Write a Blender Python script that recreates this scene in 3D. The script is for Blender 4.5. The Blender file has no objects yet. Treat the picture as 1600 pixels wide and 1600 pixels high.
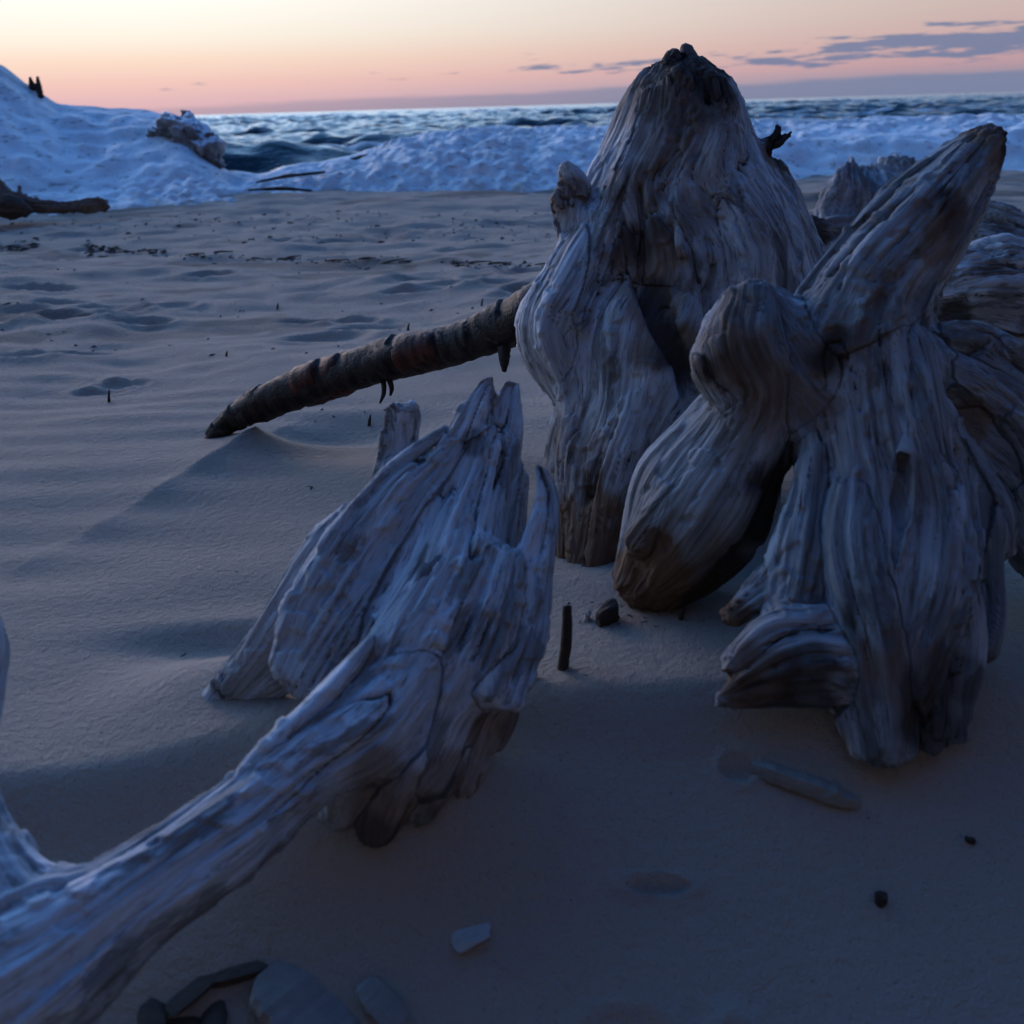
import bpy, bmesh, math, random
import numpy as np
import openvdb
from mathutils import Vector, Matrix

# ------------------------------------------------------------------ camera
scene = bpy.context.scene
COL = scene.collection
FPX = 1570.0                       # focal length in photo pixels (photo is 1600 px wide)
PITCH, ROLL, CAMH = math.radians(22.0), math.radians(1.63), 1.0
_X = np.array((1., 0, 0)); _U0 = np.array((0, math.sin(PITCH), math.cos(PITCH)))
FW = np.array((0, math.cos(PITCH), -math.sin(PITCH)))
RT = math.cos(ROLL)*_X - math.sin(ROLL)*_U0
UP = math.cos(ROLL)*_U0 + math.sin(ROLL)*_X
CAM = np.array((0, 0, CAMH))
cam_data = bpy.data.cameras.new('camera')
cam = bpy.data.objects.new('camera', cam_data); COL.objects.link(cam)
M = Matrix.Identity(4)
for i in range(3):
    M[i][0], M[i][1], M[i][2], M[i][3] = RT[i], UP[i], -FW[i], CAM[i]
cam.matrix_world = M
cam_data.sensor_width = 36; cam_data.lens = 36*FPX/1600
cam_data.clip_start = 0.02; cam_data.clip_end = 20000
cam_data.dof.use_dof = True; cam_data.dof.focus_distance = 3.0; cam_data.dof.aperture_fstop = 3.6
scene.camera = cam

# ------------------------------------------------------------------ world / sun / exposure
SUN_AZ, SUN_EL = math.radians(-33), math.radians(6.5)     # the glow stands left of the frame, low over the lake
SKY_GAIN, NISHITA_GAIN = 1.0, 0.003
ZENITH = (.014, .125, .47)
world = bpy.data.worlds.new('World'); scene.world = world; world.use_nodes = True
class NG:
    """tiny node-graph writer"""
    def __init__(s, tree): s.t = tree; s.n = tree.nodes; s.l = tree.links
    def new(s, typ, **kw):
        n = s.n.new(typ)
        for k, v in kw.items(): setattr(n, k, v)
        return n
    def put(s, sock, v):
        if hasattr(v, 'is_output') or isinstance(v, bpy.types.NodeSocket): s.l.new(v, sock)
        elif v is not None: sock.default_value = v
    def m(s, op, a, b=None, c=None, clamp=False):
        n = s.new('ShaderNodeMath', operation=op, use_clamp=clamp)
        for i, v in enumerate((a, b, c)):
            if v is not None: s.put(n.inputs[i], v)
        return n.outputs[0]
    def mix(s, f, a, b, mode='MIX'):
        n = s.new('ShaderNodeMix', data_type='RGBA', blend_type=mode)
        n.inputs[0].default_value = 0.5
        s.put(n.inputs[0], f); s.put(n.inputs[6], a); s.put(n.inputs[7], b)
        return n.outputs[2]
    def smooth(s, v, a, b):
        n = s.new('ShaderNodeMapRange', interpolation_type='SMOOTHSTEP')
        s.put(n.inputs[0], v); s.put(n.inputs[1], a); s.put(n.inputs[2], b)
        return n.outputs[0]
    def lin(s, v, a, b, c=0., d=1.):
        n = s.new('ShaderNodeMapRange')
        for i, q in enumerate((v, a, b, c, d)): s.put(n.inputs[i], q)
        return n.outputs[0]
    def ramp(s, fac, stops):
        n = s.new('ShaderNodeValToRGB'); s.put(n.inputs[0], fac)
        e = n.color_ramp.elements
        while len(e) < len(stops): e.new(0.5)
        for q, (p, c) in zip(e, stops): q.position = p; q.color = (*c, 1)
        return n.outputs[0]
    def noise(s, vec, scale, detail=4, rough=.55, dist=0.):
        n = s.new('ShaderNodeTexNoise'); s.put(n.inputs['Vector'], vec)
        n.inputs['Scale'].default_value = scale; n.inputs['Detail'].default_value = detail
        n.inputs['Roughness'].default_value = rough; n.inputs['Distortion'].default_value = dist
        return n.outputs[0]
    def xyz(s, x, y, z):
        n = s.new('ShaderNodeCombineXYZ')
        for i, v in enumerate((x, y, z)): s.put(n.inputs[i], v)
        return n.outputs[0]
def lin(r, g, b):
    f = lambda v: (v/255/12.92) if v/255 <= .04045 else ((v/255+.055)/1.055)**2.4
    return (f(r), f(g), f(b))
def build_world():
    g = NG(world.node_tree); g.n.clear()
    tc = g.new('ShaderNodeTexCoord'); sp = g.new('ShaderNodeSeparateXYZ'); g.l.new(tc.outputs['Generated'], sp.inputs[0])
    x, y, z = sp.outputs
    DEG = 180/math.pi
    el = g.m('MULTIPLY', g.m('ARCSINE', z), DEG)
    az = g.m('MULTIPLY', g.m('ARCTAN2', x, y), DEG)
    hl = g.m('SQRT', g.m('ADD', g.m('MULTIPLY', x, x), g.m('MULTIPLY', y, y)))
    cosd = g.m('DIVIDE', g.m('ADD', g.m('MULTIPLY', x, math.sin(SUN_AZ)), g.m('MULTIPLY', y, math.cos(SUN_AZ))), g.m('MAXIMUM', hl, 1e-4))
    dsun = g.m('MULTIPLY', g.m('ARCCOSINE', cosd), DEG)       # azimuth distance from the sunset
    # elevation on a square-root scale so the first degrees get room in the ramp
    t = g.m('SQRT', g.m('DIVIDE', g.m('MAXIMUM', el, 0.0), 90.0), clamp=True)
    p = lambda e: math.sqrt(e/90)
    west = g.ramp(t, [(0, lin(208, 170, 178)), (p(.7), lin(228, 186, 190)), (p(1.5), lin(243, 200, 190)), (p(2.5), lin(252, 222, 202)), (p(3.6), lin(255, 245, 229)),
                      (p(5.5), (1.08, 1.05, .97)), (p(11), (2.4, 2.7, 3.0)), (p(20), (1.5, 2.6, 4.0)), (p(35), (.32, .98, 2.35)), (p(55), (.06, .23, .74)), (1, ZENITH)])
    mid = g.ramp(t, [(0, lin(118, 127, 156)), (p(.8), lin(150, 143, 163)), (p(1.4), lin(188, 154, 163)), (p(2.4), lin(200, 167, 168)),
                     (p(4), lin(204, 182, 177)), (p(6), lin(200, 190, 190)), (p(12), (.62, .80, 1.08)), (p(22), (.36, .76, 1.45)), (p(38), (.12, .40, 1.1)), (p(55), (.04, .19, .6)), (1, ZENITH)])
    east = g.ramp(t, [(0, lin(46, 60, 92)), (p(4), lin(56, 68, 104)), (p(10), lin(42, 76, 132)), (p(22), lin(32, 82, 152)), (p(45), lin(28, 92, 172)), (1, ZENITH)])
    c = g.mix(g.smooth(dsun, 12., 62.), west, mid)
    c = g.mix(g.smooth(dsun, 58., 112.), c, east)
    # low cloud bank lying on the lake to the right
    wob = g.noise(g.xyz(g.m('MULTIPLY', az, .12), g.m('MULTIPLY', el, 1.2), 3.), 1.0, 3)
    top = g.m('ADD', g.lin(az, -22., 26., .35, .95), g.m('MULTIPLY', g.m('SUBTRACT', wob, .5), .6))
    bank = g.m('SUBTRACT', 1.0, g.smooth(g.m('SUBTRACT', el, top), -.16, .14))
    bank = g.m('MULTIPLY', bank, g.lin(az, -24., 20., .22, .9))
    bank = g.m('MULTIPLY', bank, g.smooth(az, -80., -20.))
    bank = g.m('MULTIPLY', bank, g.m('SUBTRACT', 1., g.smooth(az, 60., 110.)))
    c = g.mix(bank, c, (*lin(122, 133, 164), 1))
    # small flat cumulus row rising to the right
    line = g.lin(az, -12., 26., 1.35, 2.25)
    n1 = g.noise(g.xyz(g.m('MULTIPLY', az, .27), g.m('MULTIPLY', el, 2.8), 7.3), 1.0, 5, .55)
    off = g.m('ABSOLUTE', g.m('SUBTRACT', el, g.m('ADD', line, .05)))
    th = g.m('ADD', g.lin(az, -12., 22., .60, .34), g.m('MULTIPLY', off, .24))
    cl = g.smooth(g.m('SUBTRACT', n1, th), 0.0, .09)
    cl = g.m('MULTIPLY', cl, g.m('SUBTRACT', 1., g.smooth(az, 60., 100.)))
    c = g.mix(g.m('MULTIPLY', cl, .85), c, (*lin(104, 124, 160), 1))
    sky = g.new('ShaderNodeTexSky', sky_type='NISHITA', sun_disc=False)
    sky.sun_elevation = math.radians(0.5); sky.sun_rotation = SUN_AZ; sky.air_density = 1.2; sky.dust_density = .6; sky.ozone_density = 3.0
    b1 = g.new('ShaderNodeBackground'); g.put(b1.inputs[0], c); b1.inputs[1].default_value = SKY_GAIN
    b2 = g.new('ShaderNodeBackground'); g.put(b2.inputs[0], sky.outputs[0]); b2.inputs[1].default_value = NISHITA_GAIN
    ad = g.new('ShaderNodeAddShader'); g.l.new(b1.outputs[0], ad.inputs[0]); g.l.new(b2.outputs[0], ad.inputs[1])
    o = g.new('ShaderNodeOutputWorld'); g.l.new(ad.outputs[0], o.inputs[0])
build_world()
world.cycles.sampling_method = 'MANUAL'; world.cycles.sample_map_resolution = 512
sun_data = bpy.data.lights.new('sun', 'SUN'); sun = bpy.data.objects.new('sun', sun_data); COL.objects.link(sun)
sun_data.energy = 2.0; sun_data.angle = math.radians(30); sun_data.color = (1.0, .66, .54)
_sd = Vector((math.sin(SUN_AZ)*math.cos(SUN_EL), math.cos(SUN_AZ)*math.cos(SUN_EL), math.sin(SUN_EL)))
sun.rotation_euler = _sd.to_track_quat('Z', 'Y').to_euler()
scene.cycles.use_adaptive_sampling = True; scene.cycles.adaptive_threshold = .03; scene.cycles.max_bounces = 4; scene.cycles.diffuse_bounces = 3; scene.cycles.glossy_bounces = 2; scene.cycles.caustics_reflective = False
vs = scene.view_settings
vs.view_transform = 'Standard'; vs.look = 'None'; vs.exposure = 0.0; vs.gamma = 1.0; vs.use_curve_mapping = False

# ------------------------------------------------------------------ geometry helpers
def P(px, py, d):
    """a point seen at photo pixel (px, py) that stands d metres in front of the camera"""
    return CAM + d*(FW + (px-800)/FPX*RT + (800-py)/FPX*UP)
def G(px, py, z=0.):
    r = FW + (px-800)/FPX*RT + (800-py)/FPX*UP
    return CAM + (CAMH-z)/(-r[2])*r
rng = np.random.default_rng(7)
def _blur(a, n):
    for _ in range(n):
        for ax in range(a.ndim):
            a = (np.roll(a, 1, ax) + 2*a + np.roll(a, -1, ax))/4
    return (a - a.mean())/a.std()
R3 = _blur(rng.standard_normal((96, 96, 96)).astype(np.float32), 4)      # features about 4 cells
R3w = _blur(rng.standard_normal((128, 128, 128)).astype(np.float32), 22)      # features about 10 cells
def n3(p, size, grid=R3, off=0.):
    """nearest lookup of tiled random field; size = feature size in metres"""
    n = grid.shape[0]; q = np.floor(p*((4.0 if n == 96 else 10.)/size) + off).astype(np.int32) % n
    return grid[q[:, 0], q[:, 1], q[:, 2]]
def n3s(p, size, off=0.):
    """trilinear lookup"""
    f = p*(4.0/size) + off; i = np.floor(f).astype(np.int64); t = (f-i).astype(np.float32); out = 0
    for a in (0, 1):
        for b in (0, 1):
            for c in (0, 1):
                w = (t[:, 0] if a else 1-t[:, 0])*(t[:, 1] if b else 1-t[:, 1])*(t[:, 2] if c else 1-t[:, 2])
                out = out + w*R3[(i[:, 0]+a) % 96, (i[:, 1]+b) % 96, (i[:, 2]+c) % 96]
    return out
R2 = _blur(rng.standard_normal((256, 256)).astype(np.float32), 4)
def n2(x, y, size, off=0.):
    fx, fy = x*(4.0/size)+off, y*(4.0/size)+off*1.7
    i, j = np.floor(fx).astype(np.int64), np.floor(fy).astype(np.int64); u, v = fx-i, fy-j
    g = lambda a, b: R2[(i+a) % 256, (j+b) % 256]
    return (g(0, 0)*(1-u)+g(1, 0)*u)*(1-v) + (g(0, 1)*(1-u)+g(1, 1)*u)*v
def sstep(v, a, b):
    t = np.clip((v-a)/(b-a), 0, 1); return t*t*(3-2*t)
def mesh_np(name, verts, faces, smooth=True, attrs=None):
    me = bpy.data.meshes.new(name); k = faces.shape[1]
    me.vertices.add(len(verts)); me.vertices.foreach_set('co', np.ascontiguousarray(verts, np.float32).ravel())
    me.loops.add(faces.size); me.loops.foreach_set('vertex_index', np.ascontiguousarray(faces, np.int32).ravel())
    me.polygons.add(len(faces)); me.polygons.foreach_set('loop_start', np.arange(0, faces.size, k, dtype=np.int32))
    if smooth: me.polygons.foreach_set('use_smooth', np.ones(len(faces), bool))
    for an, v in (attrs or {}).items():
        if v.ndim == 2: a = me.attributes.new(an, 'FLOAT_VECTOR', 'POINT'); a.data.foreach_set('vector', np.ascontiguousarray(v, np.float32).ravel())
        else: a = me.attributes.new(an, 'FLOAT', 'POINT'); a.data.foreach_set('value', np.ascontiguousarray(v, np.float32))
    me.update(calc_edges=True)
    return me
def link(name, me, mat=None, parent=None):
    o = bpy.data.objects.new(name, me); COL.objects.link(o)
    if mat is not None and me is not None: me.materials.clear(); me.materials.append(mat)
    if parent is not None: o.parent = parent
    return o
def tag(o, label=None, cat=None, group=None, kind=None):
    for k, v in (('label', label), ('category', cat), ('group', group), ('kind', kind)):
        if v: o[k] = v
    return o
def empty(name, loc, label, cat, group=None):
    o = bpy.data.objects.new(name, None); COL.objects.link(o); o.location = loc; o.empty_display_size = .1
    return tag(o, label, cat, group)
def adopt(o, root):
    """parent without moving: the mesh data are in world coordinates"""
    o.parent = root; o.matrix_parent_inverse = Matrix.Translation(-Vector(root.location)); return o

# ------------------------------------------------------------------ materials
def material(name):
    m = bpy.data.materials.new(name); m.use_nodes = True; g = NG(m.node_tree); g.n.clear()
    b = g.new('ShaderNodeBsdfPrincipled'); o = g.new('ShaderNodeOutputMaterial'); g.l.new(b.outputs[0], o.inputs[0])
    b.inputs['Specular IOR Level'].default_value = .25
    return m, g, b
def attr(g, name): return g.new('ShaderNodeAttribute', attribute_name=name).outputs['Fac']
def bump(g, b, h, dist, strength=1.):
    n = g.new('ShaderNodeBump'); n.inputs['Distance'].default_value = dist; g.put(n.inputs['Strength'], strength)
    g.put(n.inputs['Height'], h); g.l.new(n.outputs[0], b.inputs['Normal'])
def pos(g): return g.new('ShaderNodeNewGeometry').outputs['Position']

def wood_material(name, pale=(.60, .64, .70), grey=(.30, .315, .335), crack=(.035, .028, .024)):
    m, g, b = material(name)
    l1, l2, l3 = attr(g, 'grain_fine'), attr(g, 'grain_mid'), attr(g, 'grain_wide')
    br, dk = attr(g, 'brown'), attr(g, 'dark')
    pv = pos(g); blot = g.noise(pv, 9., 4)
    gc = g.new('ShaderNodeAttribute', attribute_name='grain_co').outputs['Vector']
    mp = g.new('ShaderNodeMapping'); mp.inputs['Scale'].default_value = (1., 1., .045); g.l.new(gc, mp.inputs[0])
    fib = g.noise(mp.outputs[0], 150., 5, .7); fib2 = g.noise(mp.outputs[0], 60., 4, .6)
    fine = g.m('ADD', g.m('MULTIPLY', fib, 1.6), fib2)
    tone = g.m('ADD', g.m('MULTIPLY', l2, .20), g.m('MULTIPLY', l1, .14))
    tone = g.m('ADD', g.m('ADD', tone, g.m('MULTIPLY', l3, .09)), g.m('ADD', .42, g.m('MULTIPLY', g.m('SUBTRACT', blot, .5), .5)))
    c = g.mix(g.m('MINIMUM', g.m('MAXIMUM', tone, 0.), 1.), (*grey, 1), (*pale, 1))
    c = g.mix(g.smooth(fib, .42, .28), c, (.045, .040, .036, 1))
    c = g.mix(g.m('MULTIPLY', g.smooth(fib2, .42, .30), .5), c, (.06, .052, .046, 1))
    ms = g.new('ShaderNodeMapping'); ms.inputs['Scale'].default_value = (1., 1., .28); g.l.new(gc, ms.inputs[0])
    stain = g.smooth(g.m('ADD', g.noise(ms.outputs[0], 17., 6, .68), g.m('MULTIPLY', g.m('SUBTRACT', g.noise(pv, 3.2, 2), .5), .35)), .53, .60)
    c = g.mix(g.m('MULTIPLY', stain, .62), c, (.085, .078, .072, 1))
    fib3 = g.noise(mp.outputs[0], 330., 3, .6)
    c = g.mix(g.m('MULTIPLY', g.smooth(fib3, .44, .33), .5), c, (.07, .065, .06, 1))
    warm = g.smooth(g.m('ADD', g.noise(pv, 4.5, 3), g.m('MULTIPLY', l2, .05)), .52, .72)
    c = g.mix(g.m('MULTIPLY', warm, .15), c, (.24, .19, .145, 1))
    brc = g.mix(g.noise(pv, 30., 3), (.13, .062, .030, 1), (.19, .115, .065, 1))
    c = g.mix(br, c, brc)
    c = g.mix(dk, c, (.030, .021, .017, 1))
    ck = g.smooth(attr(g, 'crack'), .25, .95)
    c = g.mix(g.m('MULTIPLY', ck, .9), c, (*crack, 1))
    g.put(b.inputs['Base Color'], c); b.inputs['Roughness'].default_value = .82
    bump(g, b, g.m('ADD', fine, g.m('MULTIPLY', l1, .2)), .006, .9)
    return m
WOOD = wood_material('weathered_wood')
WOOD_B = wood_material('bleached_wood', (.66, .70, .76), (.36, .375, .40))
WOOD_D = wood_material('silver_grey_wood', (.42, .455, .50), (.17, .18, .195))
def sand_material():
    m, g, b = material('sand'); pv = pos(g)
    c = g.mix(g.noise(pv, 2.2, 5), (.315, .254, .208, 1), (.395, .323, .268, 1))
    sp = g.smooth(g.noise(pv, 210., 3), .60, .72)
    c = g.mix(g.m('MULTIPLY', sp, .55), c, (.09, .07, .055, 1))
    c = g.mix(g.m('MULTIPLY', attr(g, 'litter'), .75), c, (.04, .036, .032, 1))
    g.put(b.inputs['Base Color'], c); b.inputs['Roughness'].default_value = .95
    h = g.m('ADD', g.m('MULTIPLY', g.noise(pv, 300., 3), 1.3), g.m('MULTIPLY', g.noise(pv, 45., 5, .6), 3.))
    bump(g, b, h, .006, .8)
    return m
SAND = sand_material()
def snow_material():
    m, g, b = material('dirty_snow'); pv = pos(g)
    dirt = g.smooth(g.m('ADD', g.noise(pv, 3.2, 6, .62), g.m('MULTIPLY', attr(g, 'dirt'), .22)), .60, .80)
    sc = g.new('ShaderNodeMapping'); sc.inputs['Scale'].default_value = (1., .35, 2.6); g.l.new(pv, sc.inputs[0])
    peb = g.smooth(g.noise(sc.outputs[0], 8., 4, .6), .57, .67)
    c = g.mix(g.noise(pv, .8, 3), (.72, .75, .76, 1), (.80, .82, .82, 1))
    c = g.mix(g.m('MULTIPLY', dirt, .55), c, (.30, .26, .22, 1))
    c = g.mix(g.m('MULTIPLY', peb, .62), c, (.14, .12, .115, 1))
    g.put(b.inputs['Base Color'], c); b.inputs['Roughness'].default_value = .75
    bump(g, b, g.noise(pv, 16., 6, .7), .05, g.lin(g.noise(pv, .7, 2), .35, .65, .25, 1.))
    return m
SNOW = snow_material()
def water_material():
    m, g, b = material('lake_water'); pv = pos(g)
    foam = g.m('MULTIPLY', attr(g, 'foam'), g.smooth(g.noise(pv, .9, 5, .65), .36, .6))
    c = g.mix(foam, (.018, .035, .042, 1), (.72, .76, .78, 1))
    g.put(b.inputs['Base Color'], c); g.put(b.inputs['Roughness'], g.lin(foam, 0., 1., .22, .8)); b.inputs['IOR'].default_value = 1.333
    b.inputs['Specular IOR Level'].default_value = .5
    mp = g.new('ShaderNodeMapping'); mp.inputs['Scale'].default_value = (.5, 1., 1.); g.l.new(pv, mp.inputs[0])
    bump(g, b, g.noise(mp.outputs[0], 1.6, 5, .6), .30, .9)
    return m
WATER = water_material()
def ice_material():
    m, g, b = material('dirty_ice'); pv = pos(g)
    nz = g.new('ShaderNodeSeparateXYZ'); g.l.new(g.new('ShaderNodeNewGeometry').outputs['Normal'], nz.inputs[0])
    mp = g.new('ShaderNodeMapping'); mp.inputs['Scale'].default_value = (2., 2., 1.1); g.l.new(pv, mp.inputs[0])
    st = g.noise(mp.outputs[0], 2.2, 6, .65)
    c = g.mix(g.smooth(st, .38, .66), (.12, .10, .088, 1), (.40, .37, .35, 1))
    c = g.mix(g.smooth(g.m('ADD', nz.outputs[2], g.m('MULTIPLY', st, .3)), .72, .95), c, (.78, .83, .87, 1))          # snow settled on top
    g.put(b.inputs['Base Color'], c); b.inputs['Roughness'].default_value = .6
    bump(g, b, st, .05, .8)
    return m
ICE = ice_material()
def plain(name, c1, c2, scale=30., rough=.85):
    m, g, b = material(name); pv = pos(g)
    g.put(b.inputs['Base Color'], g.mix(g.noise(pv, scale, 4), (*c1, 1), (*c2, 1))); b.inputs['Roughness'].default_value = rough
    bump(g, b, g.noise(pv, scale*5, 3), .003, .6)
    return m
DARKWOOD = plain('dark_wet_wood', (.022, .016, .013), (.07, .05, .04), 40.)
TWIG = plain('grey_twig', (.05, .04, .033), (.15, .125, .105), 60.)

# ------------------------------------------------------------------ ground
TOE = np.array([(-900, 345), (0, 338), (165, 330), (330, 331), (430, 325), (490, 316), (560, 312), (870, 300), (1215, 279), (1600, 263), (2600, 236)], float)
FOOT = [(1035, 1232, .05, .012, .012), (1185, 1430, .035, .06, .022), (1240, 1488, .022, .035, .02), (862, 1550, .008, .07, .010), (1160, 1120, .03, .02, .01), (1420, 1500, .05, .04, .008), (985, 1380, .06, .03, .007), (155, 600, .10, .05, .018), (190, 590, .10, .05, .014), (30, 552, .13, .06, .02), (120, 545, .15, .06, .015), (175, 583, .06, .03, -.01)]
_r = random.Random(3)
for _ in range(170):           # old, wind-softened prints farther out
    px = _r.uniform(-500, 1900); py = 345 + 190*_r.random()**1.6
    FOOT.append((px, py, _r.uniform(.10, .22), _r.uniform(.05, .10), _r.uniform(.012, .035)))
FOOT_W = [(*G(a, b)[:2], c, d, e) for a, b, c, d, e in FOOT]
def sandz(x, y):
    x = np.asarray(x, float); y = np.asarray(y, float)
    d = np.hypot(x, y)
    z = .03*n2(x, y, 2.6, 3.) + .010*n2(x, y, .7, 9.)
    # scour hollow in front of the wood: the slope faces the camera
    edge = 1.62 + .10*n2(x, y*0, 1.4, 5.) + .10*np.sin(x*2.2+.6)*(1-sstep(x, -.3, .3)) + .02*x
    ey = np.clip(edge-y, 0, 9); z += -.42*(np.sqrt(ey*ey+.0025)-.05)*(1-sstep(-y, 0., 1.5)) - .045*sstep(edge-y, -.02, .16)
    edge2 = 2.0 + .07*n2(x, y*0, .8, 21.)
    z += -.045*sstep(edge2-y, 0, .13)*(1-sstep(edge2-y, .13, .5))*1.3*np.exp(-((x+.62)/.22)**2)
    # sand drifted round the foot of the wood
    for mx, my, mr, ms, mh in ((-.22, 1.43, .26, .15, .125), (-.58, 1.72, .20, .16, .085), (.66, 1.55, .30, .10, .02), (.30, 2.05, .16, .09, .02)):
        z += mh*np.exp(-((x-mx)/mr)**2-((y-my)/ms)**2)
    # drift piled against the fallen branch
    bx, by, _ = G(402, 684); ax, ay, _ = G(180, 790)
    tx, ty = ax-bx, ay-by; L = math.hypot(tx, ty); tx, ty = tx/L, ty/L
    s = (x-bx)*tx+(y-by)*ty; q = (x-bx)*(-ty)+(y-by)*tx
    z += .066*np.exp(-np.abs(q)/.11)*np.exp(-np.clip(s, 0, 9)/.45)*np.exp(-np.clip(-s, 0, 9)/.10)
    cx, cy, _ = G(560, 668); z += -.05*np.exp(-(((x-cx)/.30)**2+((y-cy)/.13)**2))
    # wind ripples on the smooth near sand
    far = sstep(d, 3.4, 5.2)
    z += (1-far)*sstep(d, 1.7, 2.4)*(.004*np.sin(y*34+2.2*n2(x, y, 1.3, 2.)+x*3.0)*sstep(n2(x, y, 1.1, 6.), -.4, 1.2) + .005*n2(x*.3, y, .16, 4.))
    # trampled, wind-cut sand farther out
    z += far*(.011*n2(x*.55, y, .32, 1.)+.007*n2(x*.6, y, .13, 8.)+.014*np.maximum(n2(x*.45, y, .5, 14.)-.6, 0))
    for fx, fy, rx, ry, dep in (FOOT_W if x.size > 8 else [f for f in FOOT_W if abs(f[0]-x[0]) < 1 and abs(f[1]-y[0]) < 1]):
        m = (np.abs(x-fx) < rx*3.2) & (np.abs(y-fy) < ry*3.2)
        if m.any():
            r2 = ((x[m]-fx)/rx)**2+((y[m]-fy)/ry)**2
            z[m] += -dep*np.exp(-r2**2)+.55*dep*np.exp(-((np.sqrt(r2)-1.35)/.35)**2)
    # beach falls to the lake ahead; bluff behind is added to block sky light
    z += -.9*sstep(y, 15., 24.) - 2.5*sstep(y, 24, 60)
    z += 19.*sstep(-y-.4*n2(x, y*0, 6., 3.)+.35*np.clip(np.abs(x)-3, 0, 30)-.5*np.clip(y, 0, 99), .5, 9.)*(1+.2*n2(x, y, 9., 5.))
    return z
def build_sand():
    ang = np.concatenate([np.radians(np.linspace(-180, -42, 120, endpoint=False)), np.radians(np.linspace(-42, 42, 900, endpoint=False)), np.radians(np.linspace(42, 180, 120))])
    rad = np.concatenate([[.02, .2, .4, .6], np.geomspace(.75, 24, 620), np.geomspace(27, 6000, 36)])
    A, Rr = np.meshgrid(ang, rad); x = (Rr*np.sin(A)).ravel(); y = (Rr*np.cos(A)).ravel()
    z = sandz(x, y)
    d = np.hypot(x, y)
    wr = G(330, 408)[1]
    lit = sstep(n2(x*.4, y, .35, 31.)+.5*n2(x, y, .12, 2.), 1.0, 1.9)*sstep(d, 4, 6)
    lit = np.clip(lit, 0, 1)*.55 + .8*np.exp(-((y-wr-.25*n2(x, y*0, 3., 4.))/.22)**2)*sstep(n2(x*.5, y, .3, 17.)+.4*n2(x, y, .1, 1.), .1, .9)
    lit += .7*sstep(y+.5*n2(x, y*0, 2., 1.), 9.2, 11.)*sstep(n2(x*.4, y, .4, 3.), -.2, 1.2)*(y < 16)
    lit = np.maximum(lit, sstep(-y+.5*n2(x, y, 1.5, 2.), .6, 1.4)*1.25)      # dark litter colour on the added bluff, so it reflects little light
    nr, na = Rr.shape; i = np.arange(nr-1)[:, None]*na + np.arange(na-1)[None, :]
    f = np.stack([i, i+1, i+1+na, i+na], -1).reshape(-1, 4)
    o = link('sand', mesh_np('sand', np.stack([x, y, z], 1), f[:, ::-1], attrs={'litter': np.clip(lit, 0, 1)}), SAND)
    tag(o, 'rippled grey beige beach sand with soft footprints', 'sand', kind='structure')
build_sand()
def gz(p): return float(sandz(np.array([p[0]]), np.array([p[1]]))[0])

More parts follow.
